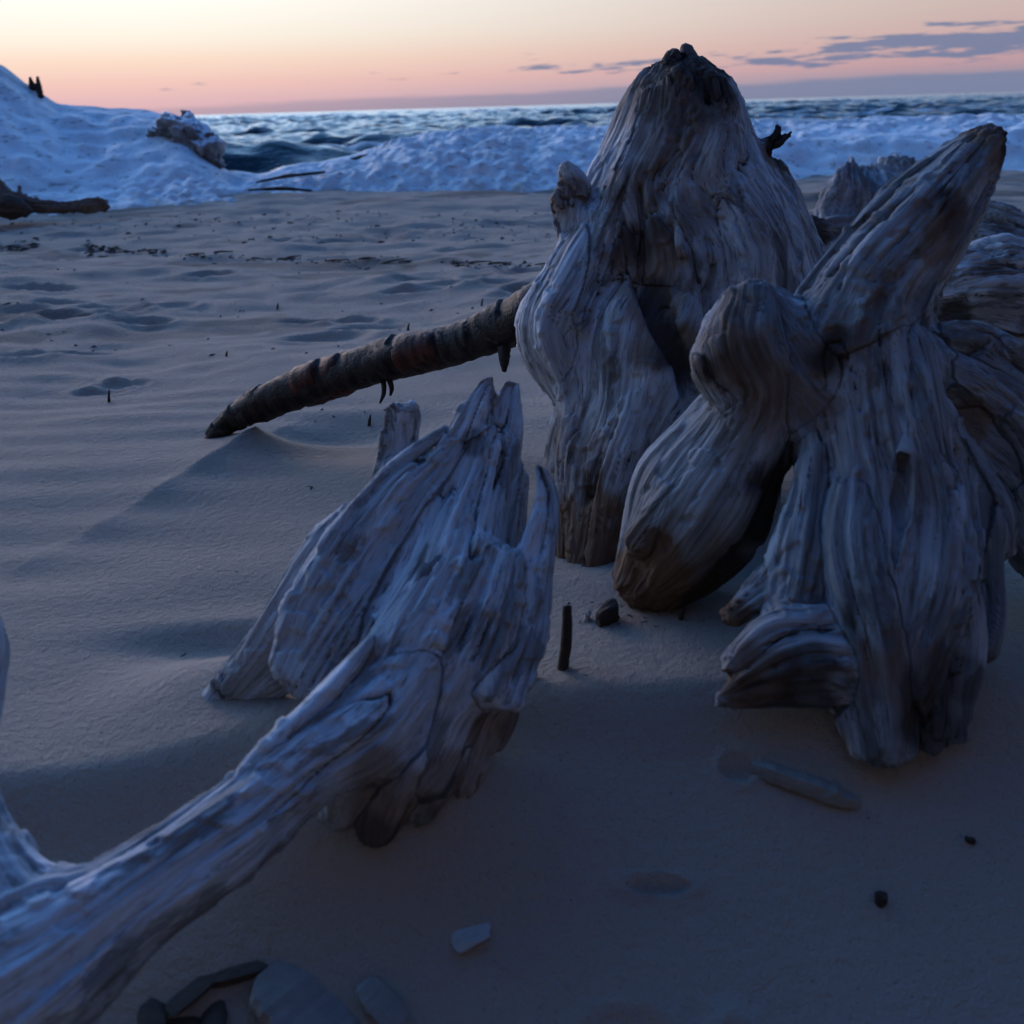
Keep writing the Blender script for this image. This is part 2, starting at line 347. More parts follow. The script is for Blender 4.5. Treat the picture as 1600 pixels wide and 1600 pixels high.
# shelf ice and snow along the water's edge
CREST = np.array([(-900, 20, 16), (-300, 70, 15.5), (0, 97, 15), (45, 132, 15), (90, 163, 15.2), (150, 168, 15.5), (230, 172, 15.5), (275, 182, 15.3), (300, 205, 15.), (330, 240, 14.6), (352, 266, 14.4), (400, 272, 14.6), (440, 262, 15.), (500, 250, 15.5),
                  (560, 239, 16), (610, 222, 16.5), (680, 206, 17), (760, 200, 17), (930, 199, 17.5), (1230, 186, 18), (1600, 178, 18.5), (2600, 150, 20)], float)
def build_snow():
    px = np.concatenate([np.linspace(-900, -20, 120, endpoint=False), np.linspace(-20, 1640, 1000, endpoint=False), np.linspace(1640, 2600, 120)])
    toe_y = np.interp(px, TOE[:, 0], TOE[:, 1]); cy = np.interp(px, CREST[:, 0], CREST[:, 1]); cd = np.interp(px, CREST[:, 0], CREST[:, 2])
    ker = np.ones(9)/9
    cy[60:-60] = np.convolve(cy, ker, 'same')[60:-60]
    s = np.concatenate([np.linspace(-.06, 1, 230), 1+np.linspace(.02, 1.0, 60)])
    V = np.zeros((len(s), len(px), 3)); ft = np.zeros((len(s), len(px)))
    for j in range(len(px)):
        t = G(px[j], toe_y[j], 0.); c = P(px[j], cy[j], cd[j])
        up = np.clip(s, 0, 1); k = np.clip((px[j]-250)/250, 0, 1)
        prof = (1-k)*(.75*up**1.15+.25*sstep(up, .05, .9)) + k*(.45*sstep(up, 0., .35)+.55*np.sin(up*math.pi/2)**1.2)
        z = -.08 + (c[2]+.08)*prof
        z = np.where(s < 0, -.08+s*2, z)
        b = np.clip(s-1, 0, 1); z = np.where(s > 1, c[2]-(c[2]+2.2)*sstep(b, .0, .9), z)
        w = s[:, None]
        xy = t[:2]*(1-w)+c[:2]*w
        xy = np.where(w > 1, c[:2]*(1+.25*(w-1)), xy)
        V[:, j, :2] = xy; V[:, j, 2] = z
        ft[:, j] = up
    x, y = V[..., 0].ravel(), V[..., 1].ravel()
    env = (sstep(ft, 0, .12)).ravel()
    lum = .035*n2(x, y, 2.2, 4.)+.010*n2(x, y, .6, 7.)+.012*n2(x, y, .26, 1.)+.014*n2(x, y, .11, 5.)+.03*np.maximum(n2(x, y, .4, 15.)-1.2, 0)
    lum = lum*(.25+1.1*sstep(n2(x, y, 3.2, 33.), -.6, 1.2))
    V[..., 2] += (lum*env + .025*n2(x, y, .3, 2.)).reshape(ft.shape)*(1-.55*sstep(ft, .8, 1.))
    dirt = np.clip(1-np.abs(ft-.08)/.12, 0, 1)*.8 + .3*(n2(x, y, 2., 8.).reshape(ft.shape))
    nr, na = ft.shape; i = np.arange(nr-1)[:, None]*na + np.arange(na-1)[None, :]
    f = np.stack([i, i+1, i+1+na, i+na], -1).reshape(-1, 4)
    o = link('snow_bank', mesh_np('snow_bank', V.reshape(-1, 3), f, attrs={'dirt': dirt.ravel()}), SNOW)
    tag(o, 'blue white snow covered shelf ice mounded along the shore', 'snow', kind='structure')
    return o
build_snow()
def build_water():
    zw = -.95
    d = np.concatenate([np.linspace(16, 40, 200, endpoint=False), np.geomspace(40, 260, 330, endpoint=False), np.geomspace(260, 1800, 260, endpoint=False), np.geomspace(1800, 12000, 40)])
    u = np.concatenate([np.linspace(-3., -.62, 60, endpoint=False), np.linspace(-.62, .62, 520, endpoint=False), np.linspace(.62, 3., 60)])
    D, Uu = np.meshgrid(d, u, indexing='ij'); x = (D*Uu).ravel(); y = D.ravel()
    fall = 1-.35*sstep(y, 900, 3000)
    ph = y + 4.*n2(x, y, 60., 2.) + .18*x
    amp = .30*(1+.7*n2(x, y, 34., 6.))
    pp = ph*2*math.pi/8.5; sw = np.sin(pp+.75*np.sin(pp))
    sw2 = np.sin((y+.35*x+3*n2(x, y, 45., 12.))*2*math.pi/5.3)
    z = zw + fall*(amp*sw + .16*sw2 + .17*n2(x*.55, y, 2.0, 3.) + .09*n2(x*.75, y, .85, 8.)) + .35*sstep(y, 20, 40)*0
    foam = sstep(amp*sw+.16*n2(x*.5, y, 2.2, 3.), .40, .66)*sstep(n2(x, y, 24., 9.), -.1, 1.)
    foam = np.maximum(foam, 1-sstep(y+2*n2(x, y, 5., 4.), 18, 25))
    nr, na = D.shape; i = np.arange(nr-1)[:, None]*na + np.arange(na-1)[None, :]
    f = np.stack([i, i+1, i+1+na, i+na], -1).reshape(-1, 4)
    o = link('lake', mesh_np('lake', np.stack([x, y, z], 1), f, attrs={'foam': foam}), WATER)
    tag(o, 'choppy dark lake with pale wave crests', 'water', kind='structure')
build_water()

# ------------------------------------------------------------------ driftwood sculptor
def resample(nodes, n=6):
    """Catmull-Rom through the nodes"""
    a = np.asarray(nodes, float)
    if len(a) == 2: return a[0]+(a[1]-a[0])*np.linspace(0, 1, n+1)[:, None]
    q = np.vstack([2*a[0]-a[1], a, 2*a[-1]-a[-2]]); out = []
    for i in range(1, len(q)-2):
        for t in np.arange(n)/n:
            p0, p1, p2, p3 = q[i-1:i+3]
            out.append(.5*(2*p1+(p2-p0)*t+(2*p0-5*p1+4*p2-p3)*t*t+(3*p1-p0-3*p2+p3)*t**3))
    out.append(a[-1]); o = np.array(out); o[:, 3:] = np.maximum(o[:, 3:], .002); return o
class Stroke:
    def __init__(s, part, nodes, ratio=.85, flute=.07, lobes=(3, 5, 8, 11), blend=.035, carve=False, flat=False, twist=2., seed=0):
        s.flat = flat; s.part, s.flute, s.lobes, s.blend, s.carve, s.twist = part, flute, lobes, blend, carve, twist
        w = []
        for nd in nodes:
            px, py, d, hw = nd[:4]; rt = nd[4] if len(nd) > 4 else ratio
            r = hw*d/FPX; w.append((*P(px, py, d), r, r*rt))
        s.nodes = resample(w)
        s.ph = np.random.default_rng(abs(seed+len(nodes)*7+int(nodes[0][0]))+1).uniform(0, 6.28, 8)
def strands(s, n, rpx, d, seed, carve=False, lift=.0, tr=(.25, .7), blend=.008, part=None):
    """thin ridges (or grooves) that run along the skin of a stroke"""
    rr = np.random.default_rng(seed); out = []; q = s.nodes; N = len(q)
    for _ in range(n):
        ln = rr.uniform(*tr); t0 = rr.uniform(0, 1-ln); ts = np.linspace(t0, t0+ln, 7); th = rr.uniform(0, 6.28); dth = rr.normal()*.25; R = rpx*d/FPX*rr.uniform(.5, 1.4)
        nd = []
        for k, t in enumerate(ts):
            f = t*(N-1); i = min(int(f), N-2); w = f-i; c = q[i]*(1-w)+q[i+1]*w; ax, L, sd, nn = frame(q[i, :3], q[i+1, :3]); a = th+dth*(k/6-.5)
            off = 1.0+lift
            p = c[:3]+off*(c[3]*math.cos(a)*sd+c[4]*math.sin(a)*nn); r = max(.0015, R*(.35+.65*math.sin(math.pi*(k+.6)/7.2)))
            nd.append((*p, r, r))
        o = Stroke(part or s.part, [(0, 0, 1, 1), (1, 1, 1, 1)], flute=0, blend=blend, carve=carve); o.nodes = resample(nd, 2); o.thin = True; out.append(o)
    return out
def frame(p0, p1):
    ax = p1-p0; L = np.linalg.norm(ax)+1e-9; ax = ax/L
    view = (p0+p1)/2-CAM; view /= np.linalg.norm(view)
    sd = np.cross(ax, view)
    if np.linalg.norm(sd) < .15: sd = np.cross(ax, UP)
    sd /= np.linalg.norm(sd); nn = np.cross(sd, ax); return ax, L, sd, nn
def sculpt(strokes, vox, lumps=((.20, .006),), rough=(.0010, .0017, .0030), crackd=.010, paint=(), seed=0., wob=.12, chips=.006):
    allp = np.vstack([s.nodes for s in strokes if not s.carve])
    rm = allp[:, 3:].max(1)[:, None]
    lo = (allp[:, :3]-rm).min(0)-.06; hi = (allp[:, :3]+rm).max(0)+.06
    n = np.ceil((hi-lo)/vox).astype(int)+1
    FILL = .12; MG = .07
    gf = np.full(n, FILL, np.float32)
    for s in strokes:
        q = s.nodes; MG = max(.022, 1.8*s.blend); rr = q[:, 3:].max(1).max()*(1+1.5*s.flute)+MG
        a = np.maximum(np.floor((q[:, :3].min(0)-rr-lo)/vox).astype(int), 0); b = np.minimum(np.ceil((q[:, :3].max(0)+rr-lo)/vox).astype(int)+1, n)
        big = q[:, 3:].min(1).max() > .05; st = 2 if big else 1; vx = vox*st; a = a//2*2
        ln = (b-a)//st+(2 if big else 0); loc = np.full(ln, FILL, np.float32); cum = 0.; la = lo+a*vox
        for i in range(len(q)-1):
            p0, p1 = q[i, :3], q[i+1, :3]; ax, L, sd, nn = frame(p0, p1)
            r1 = max(q[i, 3:].max(), q[i+1, 3:].max())*(1+1.5*s.flute)+MG
            ia = np.maximum(np.floor((np.minimum(p0, p1)-r1-la)/vx).astype(int), 0); ib = np.minimum(np.ceil((np.maximum(p0, p1)+r1-la)/vx).astype(int)+1, ln)
            if (ib <= ia).any(): cum += L; continue
            X = (la[0]+np.arange(ia[0], ib[0])*vx-p0[0]).astype(np.float32)[:, None, None]
            Y = (la[1]+np.arange(ia[1], ib[1])*vx-p0[1]).astype(np.float32)[None, :, None]
            Z = (la[2]+np.arange(ia[2], ib[2])*vx-p0[2]).astype(np.float32)[None, None, :]
            l = X*ax[0]+Y*ax[1]+Z*ax[2]; t = np.clip(l/L, 0, 1)
            A = X*sd[0]+Y*sd[1]+Z*sd[2]; B = X*nn[0]+Y*nn[1]+Z*nn[2]
            ra = q[i, 3]+t*(q[i+1, 3]-q[i, 3]); rb = q[i, 4]+t*(q[i+1, 4]-q[i, 4]); rc = np.minimum(ra, rb); le = l-t*L
            if s.flute:
                th = np.arctan2(B, A); z0 = cum+t*L; fl = 0
                for k, lb in enumerate(s.lobes): fl = fl+np.cos(lb*th+s.ph[k]+z0*s.twist*(1 if k % 2 else -1)*1.7+np.sin(z0*(5+k)+s.ph[k+4])*.5)/(1+.35*k)
                ra = ra*(1+s.flute*.6*fl); rb = rb*(1+s.flute*.6*fl)
            qq = np.sqrt((A/ra)**2+(B/rb)**2+(le/rc)**2)
            dd = (qq-1)*np.minimum(ra, rb)
            if s.flat and i >= len(q)-2: dd = np.where(l > L, np.maximum((np.sqrt((A/ra)**2+(B/rb)**2)-1)*np.minimum(ra, rb), le), dd)
            sl = tuple(slice(ia[k], ib[k]) for k in range(3))
            loc[sl] = np.minimum(loc[sl], np.minimum(dd, FILL)); cum += L
        if big:
            for axis in range(3):
                loc = np.moveaxis(loc, axis, 0); up = np.empty((2*len(loc)-1, *loc.shape[1:]), np.float32)
                up[0::2] = loc; up[1::2] = (loc[:-1]+loc[1:])/2; loc = np.moveaxis(up, 0, axis)
            loc = loc[:b[0]-a[0], :b[1]-a[1], :b[2]-a[2]]
        S = tuple(slice(a[k], b[k]) for k in range(3)); g0 = gf[S]; k = s.blend
        if s.carve:
            h = np.clip(.5-.5*(g0+loc)/k, 0, 1); gf[S] = g0*(1-h)-loc*h+k*h*(1-h)
        else:
            h = np.clip(.5+.5*(loc-g0)/k, 0, 1); gf[S] = loc*(1-h)+g0*h-k*h*(1-h)
    grid = openvdb.FloatGrid(FILL); grid.copyFromArray(np.minimum(gf, FILL)); del gf
    v, f = grid.convertToQuads(0.0); v = v.astype(np.float64)*vox+lo; f = f.astype(np.int64)
    # make faces point outwards
    a, b, c = v[f[:, 0]], v[f[:, 1]], v[f[:, 2]]
    if np.einsum('ij,ij->i', a-v.mean(0), np.cross(b-a, c-a)).sum() < 0: f = f[:, ::-1]
    # grain: every limb carries its own fibre coordinates (across, across, along)
    limbs = [s for s in strokes if not s.carve and not getattr(s, 'thin', False)]
    parts = []
    for s in limbs:
        if s.part not in parts: parts.append(s.part)
    N = len(v); acc = np.zeros((3, N)); wsum = np.full(N, 1e-9); bestq = np.full(N, 9.); own = np.zeros(N, int); gco = v.copy()
    PQ = np.full((N, len(parts)), 9., np.float32)
    for si, s in enumerate(limbs):
        q = s.nodes; rr = q[:, 3:].max()*1.5+.05; ids = np.nonzero(((v > q[:, :3].min(0)-rr) & (v < q[:, :3].max(0)+rr)).all(1))[0]
        if not len(ids): continue
        vv = v[ids].astype(np.float32); co = np.zeros((len(ids), 3)); Rm = q[:, 3].mean(); ns = len(q)-1
        Q = np.empty((ns, len(ids)), np.float32); TT = np.empty_like(Q); cum = np.concatenate([[0], np.cumsum(np.linalg.norm(np.diff(q[:, :3], axis=0), axis=1))]); ext = np.zeros(len(ids))
        for i in range(ns):
            p0, p1 = q[i, :3], q[i+1, :3]; ax, L, sd, nn = frame(p0, p1); d_ = vv-p0.astype(np.float32); l = d_@ax.astype(np.float32); t = np.clip(l/L, 0, 1)
            ra = q[i, 3]+t*(q[i+1, 3]-q[i, 3]); rb = q[i, 4]+t*(q[i+1, 4]-q[i, 4]); a_ = (d_@sd.astype(np.float32))/ra; b_ = (d_@nn.astype(np.float32))/rb; le = (l-t*L)/np.minimum(ra, rb)
            Q[i] = np.sqrt(a_*a_+b_*b_+le*le); TT[i] = i+t
            if i == 0: ext += np.minimum(l, 0)
            if i == ns-1: ext += np.maximum(l-L, 0)
        bq_ = Q.min(0); W = np.exp(-14*(Q-bq_)); tau = (W*TT).sum(0)/W.sum(0); bi = np.clip(tau.astype(int), 0, ns-1); bt = tau-bi; del Q, TT, W
        co[:, 2] = np.interp(tau, np.arange(ns+1), cum)+np.clip(ext, -.05, .05)
        tn = np.gradient(q[:, :3], axis=0); fr = [frame(q[i, :3], q[i, :3]+tn[i]) for i in range(len(q))]
        SD = np.array([f_[2] for f_ in fr]); NN = np.array([f_[3] for f_ in fr]); t1 = bt[:, None]
        cc = q[bi]*(1-t1)+q[bi+1]*t1; d_ = vv-cc[:, :3]
        co[:, 0] = np.einsum('ij,ij->i', d_, SD[bi]*(1-t1)+SD[bi+1]*t1)/cc[:, 3]*Rm; co[:, 1] = np.einsum('ij,ij->i', d_, NN[bi]*(1-t1)+NN[bi+1]*t1)/cc[:, 4]*max(Rm*.6, q[:, 4].mean())
        co[:, :2] += (.10*Rm*wob*4)*np.stack([n3s(vv, .22, 7.+seed), n3s(vv, .22, 27.+seed)], 1)      # wavy, not ruled
        w = np.exp(-9*np.clip(bq_-.8, 0, 3)); k_ = np.array((1, 1, .04)); o_ = si*5.7+seed
        acc[0, ids] += w*n3s(co*np.array((1, 1, .05)), .007, o_); acc[1, ids] += w*n3s(co*np.array((1, 1, .05)), .019, o_+3); acc[2, ids] += w*n3s(co*np.array((1, 1, .07)), .055, o_+9); wsum[ids] += w
        m = bq_ < bestq[ids]; mi = ids[m]; bestq[mi] = bq_[m]; gco[mi] = co[m]+o_
        j = parts.index(s.part); PQ[ids, j] = np.minimum(PQ[ids, j], bq_)
    own = PQ.argmin(1); acc /= wsum
    acc = (acc-acc.mean(1, keepdims=True))/acc.std(1, keepdims=True)
    g1, g2, g3 = acc
    # normals
    me = mesh_np('tmp', v, f); nrm = np.empty(len(v)*3, np.float32); me.vertex_normals.foreach_get('vector', nrm); nrm = nrm.reshape(-1, 3); bpy.data.meshes.remove(me)
    gate = sstep(n3s(v, .17, 40.+seed), -.2, .9)                      # cracks come in patches
    crack = np.exp(-(g3/.045)**2)*gate+.8*np.exp(-(g2/.09)**2)*sstep(n3s(v, .10, 50.+seed), .0, .9)
    dsp = rough[0]*g1+rough[1]*(np.abs(g2)-.8)+rough[2]*(np.abs(g3)-.8)
    plate = n3s(gco*np.array((1, 1, .14)), .075, 17.+seed)+.35*n3s(v, .03, 3.+seed)
    dsp += chips*(sstep(plate, .35, .55)+.7*sstep(-plate, .75, .95)*-1)      # layers split off along the grain
    dsp -= crackd*crack
    for sz, am in lumps: dsp += am*n3s(v, sz, off=seed*3.1)
    v2 = v+nrm*dsp[:, None]
    pit = sstep(n3s(gco*np.array((1, 1, .22)), .034, 71.+seed), 1.6, 2.4)*sstep(n3s(v, .25, 77.+seed), .2, 1.); v2 = v2-nrm*(.007*pit)[:, None]
    crack = np.maximum(crack, .8*pit)
    brown = np.zeros(len(v)); dark = np.zeros(len(v))
    nb = .35*n3s(v, .05, 5.)+.4*n3s(v, .14, 8.)+.30*g2+.2*g1
    for kind, px, py, d, rad, st in paint:
        c = P(px, py, d); r = rad*d/FPX
        q = np.linalg.norm((v-c), axis=1)/r
        val = st*sstep(1.05-q+.28*nb, 0., .45)
        if kind == 'b': brown = np.maximum(brown, val)
        else: dark = np.maximum(dark, val)
    return v2, f, own, parts, dict(grain_co=gco, crack=np.clip(crack, 0, 1), grain_fine=g1, grain_mid=g2, grain_wide=g3, brown=np.clip(brown, 0, 1), dark=np.clip(dark, 0, 1))
def build_wood(name, label, cat, strokes, vox, mat, base, group=None, **kw):
    v, f, own, parts, at = sculpt(strokes, vox, **kw)
    root = empty(name, base, label, cat, group)
    me = mesh_np('tmp', v, f); nrm = np.empty(len(v)*3, np.float32); me.vertex_normals.foreach_get('vector', nrm); nrm = nrm.reshape(-1, 3); bpy.data.meshes.remove(me)
    fo = own[f]; fo = np.where((fo[:, 0] == fo[:, 1]) | (fo[:, 0] == fo[:, 2]), fo[:, 0], fo[:, 1])
    for j, pn in enumerate(parts):
        ff = f[fo == j]
        if len(ff) < 12: continue
        ids, inv = np.unique(ff, return_inverse=True); nf = inv.reshape(-1, 4)
        m = mesh_np(pn.split(':')[0], v[ids], nf, attrs={k: a[ids] for k, a in at.items()})
        m.normals_split_custom_set_from_vertices(nrm[ids].tolist())
        adopt(link(pn.split(':')[0], m, mat), root)
    return root
S = Stroke

# --- tall stump standing at the back
tall = [
    S('trunk', [(1072, 100, 2.76, 14), (1072, 128, 2.76, 38), (1068, 190, 2.76, 98), (1066, 265, 2.76, 132), (1066, 340, 2.76, 166), (1078, 425, 2.75, 198), (1075, 520, 2.74, 205), (1060, 620, 2.72, 180)], ratio=.8, flute=.05, lobes=(3, 5, 8, 13), twist=1.),
    S('root:a', [(1020, 560, 2.64, 150), (985, 680, 2.58, 122), (955, 790, 2.52, 92), (928, 880, 2.47, 62), (905, 960, 2.44, 46)], ratio=.9, flute=.08),
    S('root:b', [(1090, 600, 2.72, 170), (1100, 760, 2.72, 120), (1090, 900, 2.68, 100)], ratio=.8, flute=.05),
    S('root:c', [(950, 350, 2.68, 36), (900, 440, 2.61, 56), (864, 515, 2.57, 58), (884, 590, 2.56, 42), (918, 660, 2.57, 26)], ratio=.9, flute=.06),
    S('root:d', [(1150, 330, 2.76, 95), (1235, 440, 2.72, 72), (1320, 560, 2.66, 60), (1380, 700, 2.6, 60), (1420, 820, 2.5, 50)], ratio=.8, flute=.06),
    S('stub:a', [(915, 420, 2.62, 20), (896, 345, 2.64, 26), (898, 292, 2.655, 20), (884, 262, 2.66, 7)], ratio=.6, flute=.1, blend=.03),
    S('stub:a', [(930, 380, 2.62, 20), (884, 325, 2.63, 16), (873, 300, 2.635, 6)], ratio=.6, flute=.1, blend=.03),
    S('stub:b', [(1155, 255, 2.72, 36), (1195, 228, 2.68, 17), (1212, 206, 2.67, 8), (1212, 198, 2.67, 4)], ratio=.7, flute=.2, blend=.01),
    S('stub:b', [(1190, 236, 2.68, 13), (1222, 220, 2.67, 8), (1236, 207, 2.67, 4)], flute=.2, blend=.01),
    S('stub:b', [(1190, 240, 2.68, 20), (1204, 275, 2.66, 9), (1215, 330, 2.64, 6)], flute=.1, blend=.01),
    S('trunk', [(1020, 150, 2.66, 16), (985, 260, 2.62, 22), (945, 400, 2.57, 30), (900, 500, 2.52, 26)], flute=.1),
    S('trunk', [(1060, 130, 2.64, 18), (1040, 260, 2.62, 24), (1000, 420, 2.56, 26), (985, 540, 2.5, 26)], flute=.1),
    S('trunk', [(1110, 140, 2.66, 18), (1140, 260, 2.64, 24), (1190, 400, 2.6, 30), (1240, 470, 2.57, 30)], flute=.1),
    S('trunk', [(1040, 190, 2.66, 22), (1046, 130, 2.69, 17), (1054, 92, 2.72, 8)], flute=.12, blend=.012),
    S('trunk', [(1085, 170, 2.68, 18), (1082, 115, 2.71, 14), (1076, 80, 2.74, 6)], flute=.12, blend=.012),
    S('trunk', [(1120, 210, 2.67, 18), (1118, 150, 2.70, 14), (1110, 112, 2.73, 6)], flute=.12, blend=.012),
    S('', [(1088, 118, 2.64, 9), (1098, 148, 2.62, 14), (1110, 180, 2.62, 6)], carve=True, blend=.015, flute=0),
    S('', [(1000, 300, 2.57, 8), (1008, 420, 2.495, 20), (1038, 520, 2.435, 27), (1070, 620, 2.435, 24), (1090, 700, 2.45, 12)], carve=True, blend=.02, flute=0),
    S('', [(1112, 420, 2.48, 6), (1100, 500, 2.455, 9), (1095, 570, 2.44, 6)], carve=True, blend=.02, flute=0),
    S('', [(1130, 260, 2.56, 5), (1170, 360, 2.50, 8), (1200, 430, 2.48, 6)], carve=True, blend=.02, flute=0),
]
tall_paint = [('d', 1075, 150, 2.65, 95, .5), ('b', 1070, 240, 2.6, 105, .6), ('d', 1008, 370, 2.5, 55, .65), ('b', 1040, 470, 2.48, 85, .75), ('d', 1052, 570, 2.46, 55, .7), ('b', 985, 290, 2.58, 55, .6), ('d', 1090, 410, 2.45, 30, .6), ('d', 1075, 105, 2.7, 75, .8), ('b', 1060, 160, 2.65, 100, .6), ('d', 1110, 150, 2.65, 50, .85), ('b', 1010, 300, 2.6, 80, .45), ('b', 1020, 400, 2.5, 70, .8), ('d', 1025, 470, 2.5, 45, .75), ('b', 1090, 330, 2.5, 60, .5),
              ('b', 1050, 540, 2.45, 75, .8), ('d', 1045, 510, 2.45, 40, .7), ('d', 1215, 225, 2.68, 45, .95), ('b', 1190, 250, 2.66, 40, .8), ('b', 885, 320, 2.66, 40, .7),
              ('b', 930, 730, 2.5, 110, .55), ('b', 930, 860, 2.42, 120, .95), ('d', 960, 900, 2.45, 70, .6), ('d', 905, 680, 2.55, 40, .5), ('b', 1190, 370, 2.5, 60, .3), ('d', 1080, 800, 2.6, 120, .5)]
tall += strands(tall[0], 20, 9, 2.7, 1)+strands(tall[4], 8, 7, 2.7, 4)
build_wood('tall_stump', 'tall cone shaped grey driftwood stump with dark brown top, behind the root mass', 'stump', tall, .0046, WOOD, (*G(990, 905)[:2], 0.), paint=tall_paint, seed=1.)

# --- root mass in front of it on the right
rootw = [
    S('limb', [(1362, 720, 2.04, 40), (1345, 630, 2.05, 86), (1332, 545, 2.06, 108), (1372, 445, 2.09, 92), (1440, 352, 2.13, 74), (1503, 277, 2.17, 48), (1543, 228, 2.19, 28), (1556, 214, 2.2, 18)], ratio=.75, flute=.09),
    S('trunk', [(1340, 570, 2.05, 118), (1362, 680, 2.0, 122), (1380, 790, 1.96, 132), (1385, 900, 1.90, 128), (1380, 1000, 1.85, 100), (1385, 1080, 1.80, 66)], ratio=.65, flute=.05, lobes=(5, 9, 14, 19)),
    S('trunk', [(1195, 492, 2.09, 54), (1235, 560, 2.08, 84), (1285, 625, 2.05, 92)], ratio=.8, flute=.06),
    S('root:a', [(1160, 480, 2.06, 44), (1158, 545, 2.04, 62), (1188, 622, 2.05, 58), (1152, 700, 2.09, 78), (1102, 785, 2.13, 96), (1058, 858, 2.16, 82), (1018, 908, 2.18, 56)], ratio=.9, flute=.09, lobes=(2, 3, 5, 8)),
    S('root:a', [(1120, 560, 2.03, 26), (1150, 640, 2.03, 26), (1110, 720, 2.05, 22), (1050, 790, 2.07, 24), (1000, 850, 2.10, 26)], ratio=.9, flute=.1, blend=.03),
    S('', [(1240, 720, 2.02, 24), (1205, 800, 2.04, 34), (1160, 880, 2.06, 26)], carve=True, blend=.03, flute=0),
    S('root:b', [(1430, 545, 2.05, 30), (1500, 535, 2.08, 24), (1565, 560, 2.1, 22), (1660, 610, 2.14, 22), (1790, 720, 2.2, 20), (1900, 880, 2.25, 16)], flute=.08, blend=.02),
    S('root:c', [(1410, 570, 2.01, 42), (1490, 605, 2.03, 42), (1575, 665, 2.05, 46), (1680, 760, 2.06, 40), (1770, 880, 2.08, 28)], flute=.1, blend=.02),
    S('root:d', [(1370, 560, 2.04, 14), (1412, 620, 1.99, 40), (1475, 700, 1.98, 52), (1540, 795, 1.96, 42), (1565, 850, 1.94, 22)], flute=.1, blend=.02),
    S('root:c', [(1480, 680, 2.05, 60), (1580, 760, 2.06, 50), (1660, 850, 2.04, 40)], flute=.1, blend=.02),
    S('root:d', [(1385, 590, 2.02, 14), (1402, 690, 1.95, 38), (1440, 800, 1.89, 52), (1485, 920, 1.84, 48), (1500, 1010, 1.82, 34), (1494, 1080, 1.80, 26), (1492, 1150, 1.79, 18)], ratio=.7, flute=.12, blend=.018),
    S('root:e', [(1345, 640, 2.0, 14), (1342, 740, 1.93, 40), (1335, 850, 1.87, 56), (1365, 990, 1.80, 48), (1380, 1080, 1.78, 46), (1388, 1150, 1.765, 40), (1390, 1175, 1.76, 36)], ratio=.7, flute=.12, blend=.018),
    S('root:f', [(1288, 610, 2.03, 12), (1282, 690, 1.98, 30), (1268, 790, 1.94, 36), (1255, 880, 1.90, 48), (1240, 955, 1.87, 36)], ratio=.8, flute=.08, blend=.02),
    S('root:e', [(1330, 960, 1.86, 14), (1338, 1050, 1.81, 34), (1350, 1140, 1.78, 28), (1354, 1170, 1.77, 24)], ratio=.7, flute=.12, blend=.02),
    S('root:e', [(1420, 800, 1.95, 14), (1428, 910, 1.86, 36), (1425, 1010, 1.81, 36), (1438, 1090, 1.79, 26), (1445, 1160, 1.78, 18)], ratio=.7, flute=.12, blend=.015),
    S('root:d', [(1450, 870, 1.94, 12), (1460, 960, 1.87, 32), (1465, 1040, 1.83, 30), (1466, 1085, 1.81, 22), (1466, 1150, 1.80, 16)], ratio=.7, flute=.12, blend=.015),
    S('root:c', [(1440, 600, 2.02, 56), (1530, 690, 2.04, 72), (1590, 790, 2.03, 62), (1640, 900, 2.0, 40)], ratio=.35, flute=.06, blend=.03),
    S('root:c', [(1500, 590, 2.08, 50), (1600, 690, 2.10, 80), (1700, 820, 2.12, 76), (1780, 930, 2.14, 54), (1830, 1040, 2.15, 34)], ratio=.35, flute=.06, blend=.03),
    S('root:d', [(1430, 680, 1.98, 60), (1490, 820, 1.95, 64), (1525, 930, 1.91, 40), (1515, 1010, 1.88, 30)], ratio=.35, flute=.06, blend=.03),
    S('knot', [(1345, 1050, 1.83, 56), (1265, 1045, 1.81, 58), (1195, 1066, 1.81, 38), (1130, 1092, 1.81, 12)], ratio=.75, flute=.16, lobes=(2, 3, 5, 9)),
    S('knot', [(1290, 985, 1.84, 34), (1215, 990, 1.83, 30), (1160, 1030, 1.82, 22)], ratio=.9, flute=.08),
    S('root:f', [(1250, 880, 1.93, 40), (1190, 925, 1.91, 28), (1145, 962, 1.89, 15)], ratio=.9, flute=.08),
    S('', [(1330, 490, 1.95, 10), (1300, 525, 1.93, 20), (1292, 575, 1.93, 22), (1305, 605, 1.93, 12)], carve=True, blend=.02, flute=0),
    S('', [(1285, 680, 1.86, 3), (1280, 800, 1.84, 5), (1275, 900, 1.82, 4), (1285, 960, 1.80, 3)], carve=True, blend=.012, flute=0),
    S('', [(1425, 620, 1.93, 5), (1412, 760, 1.86, 8), (1408, 880, 1.80, 9), (1418, 1000, 1.76, 8), (1432, 1100, 1.72, 6)], carve=True, blend=.012, flute=0),
    S('', [(1470, 590, 2.0, 8), (1520, 640, 1.98, 11), (1535, 680, 1.98, 6)], carve=True, blend=.012, flute=0),
    S('', [(1440, 660, 1.90, 5), (1480, 780, 1.88, 7), (1515, 900, 1.84, 6)], carve=True, blend=.012, flute=0),
    S('', [(1300, 430, 2.03, 4), (1365, 362, 2.05, 7), (1425, 300, 2.08, 4)], carve=True, blend=.012, flute=0),
]
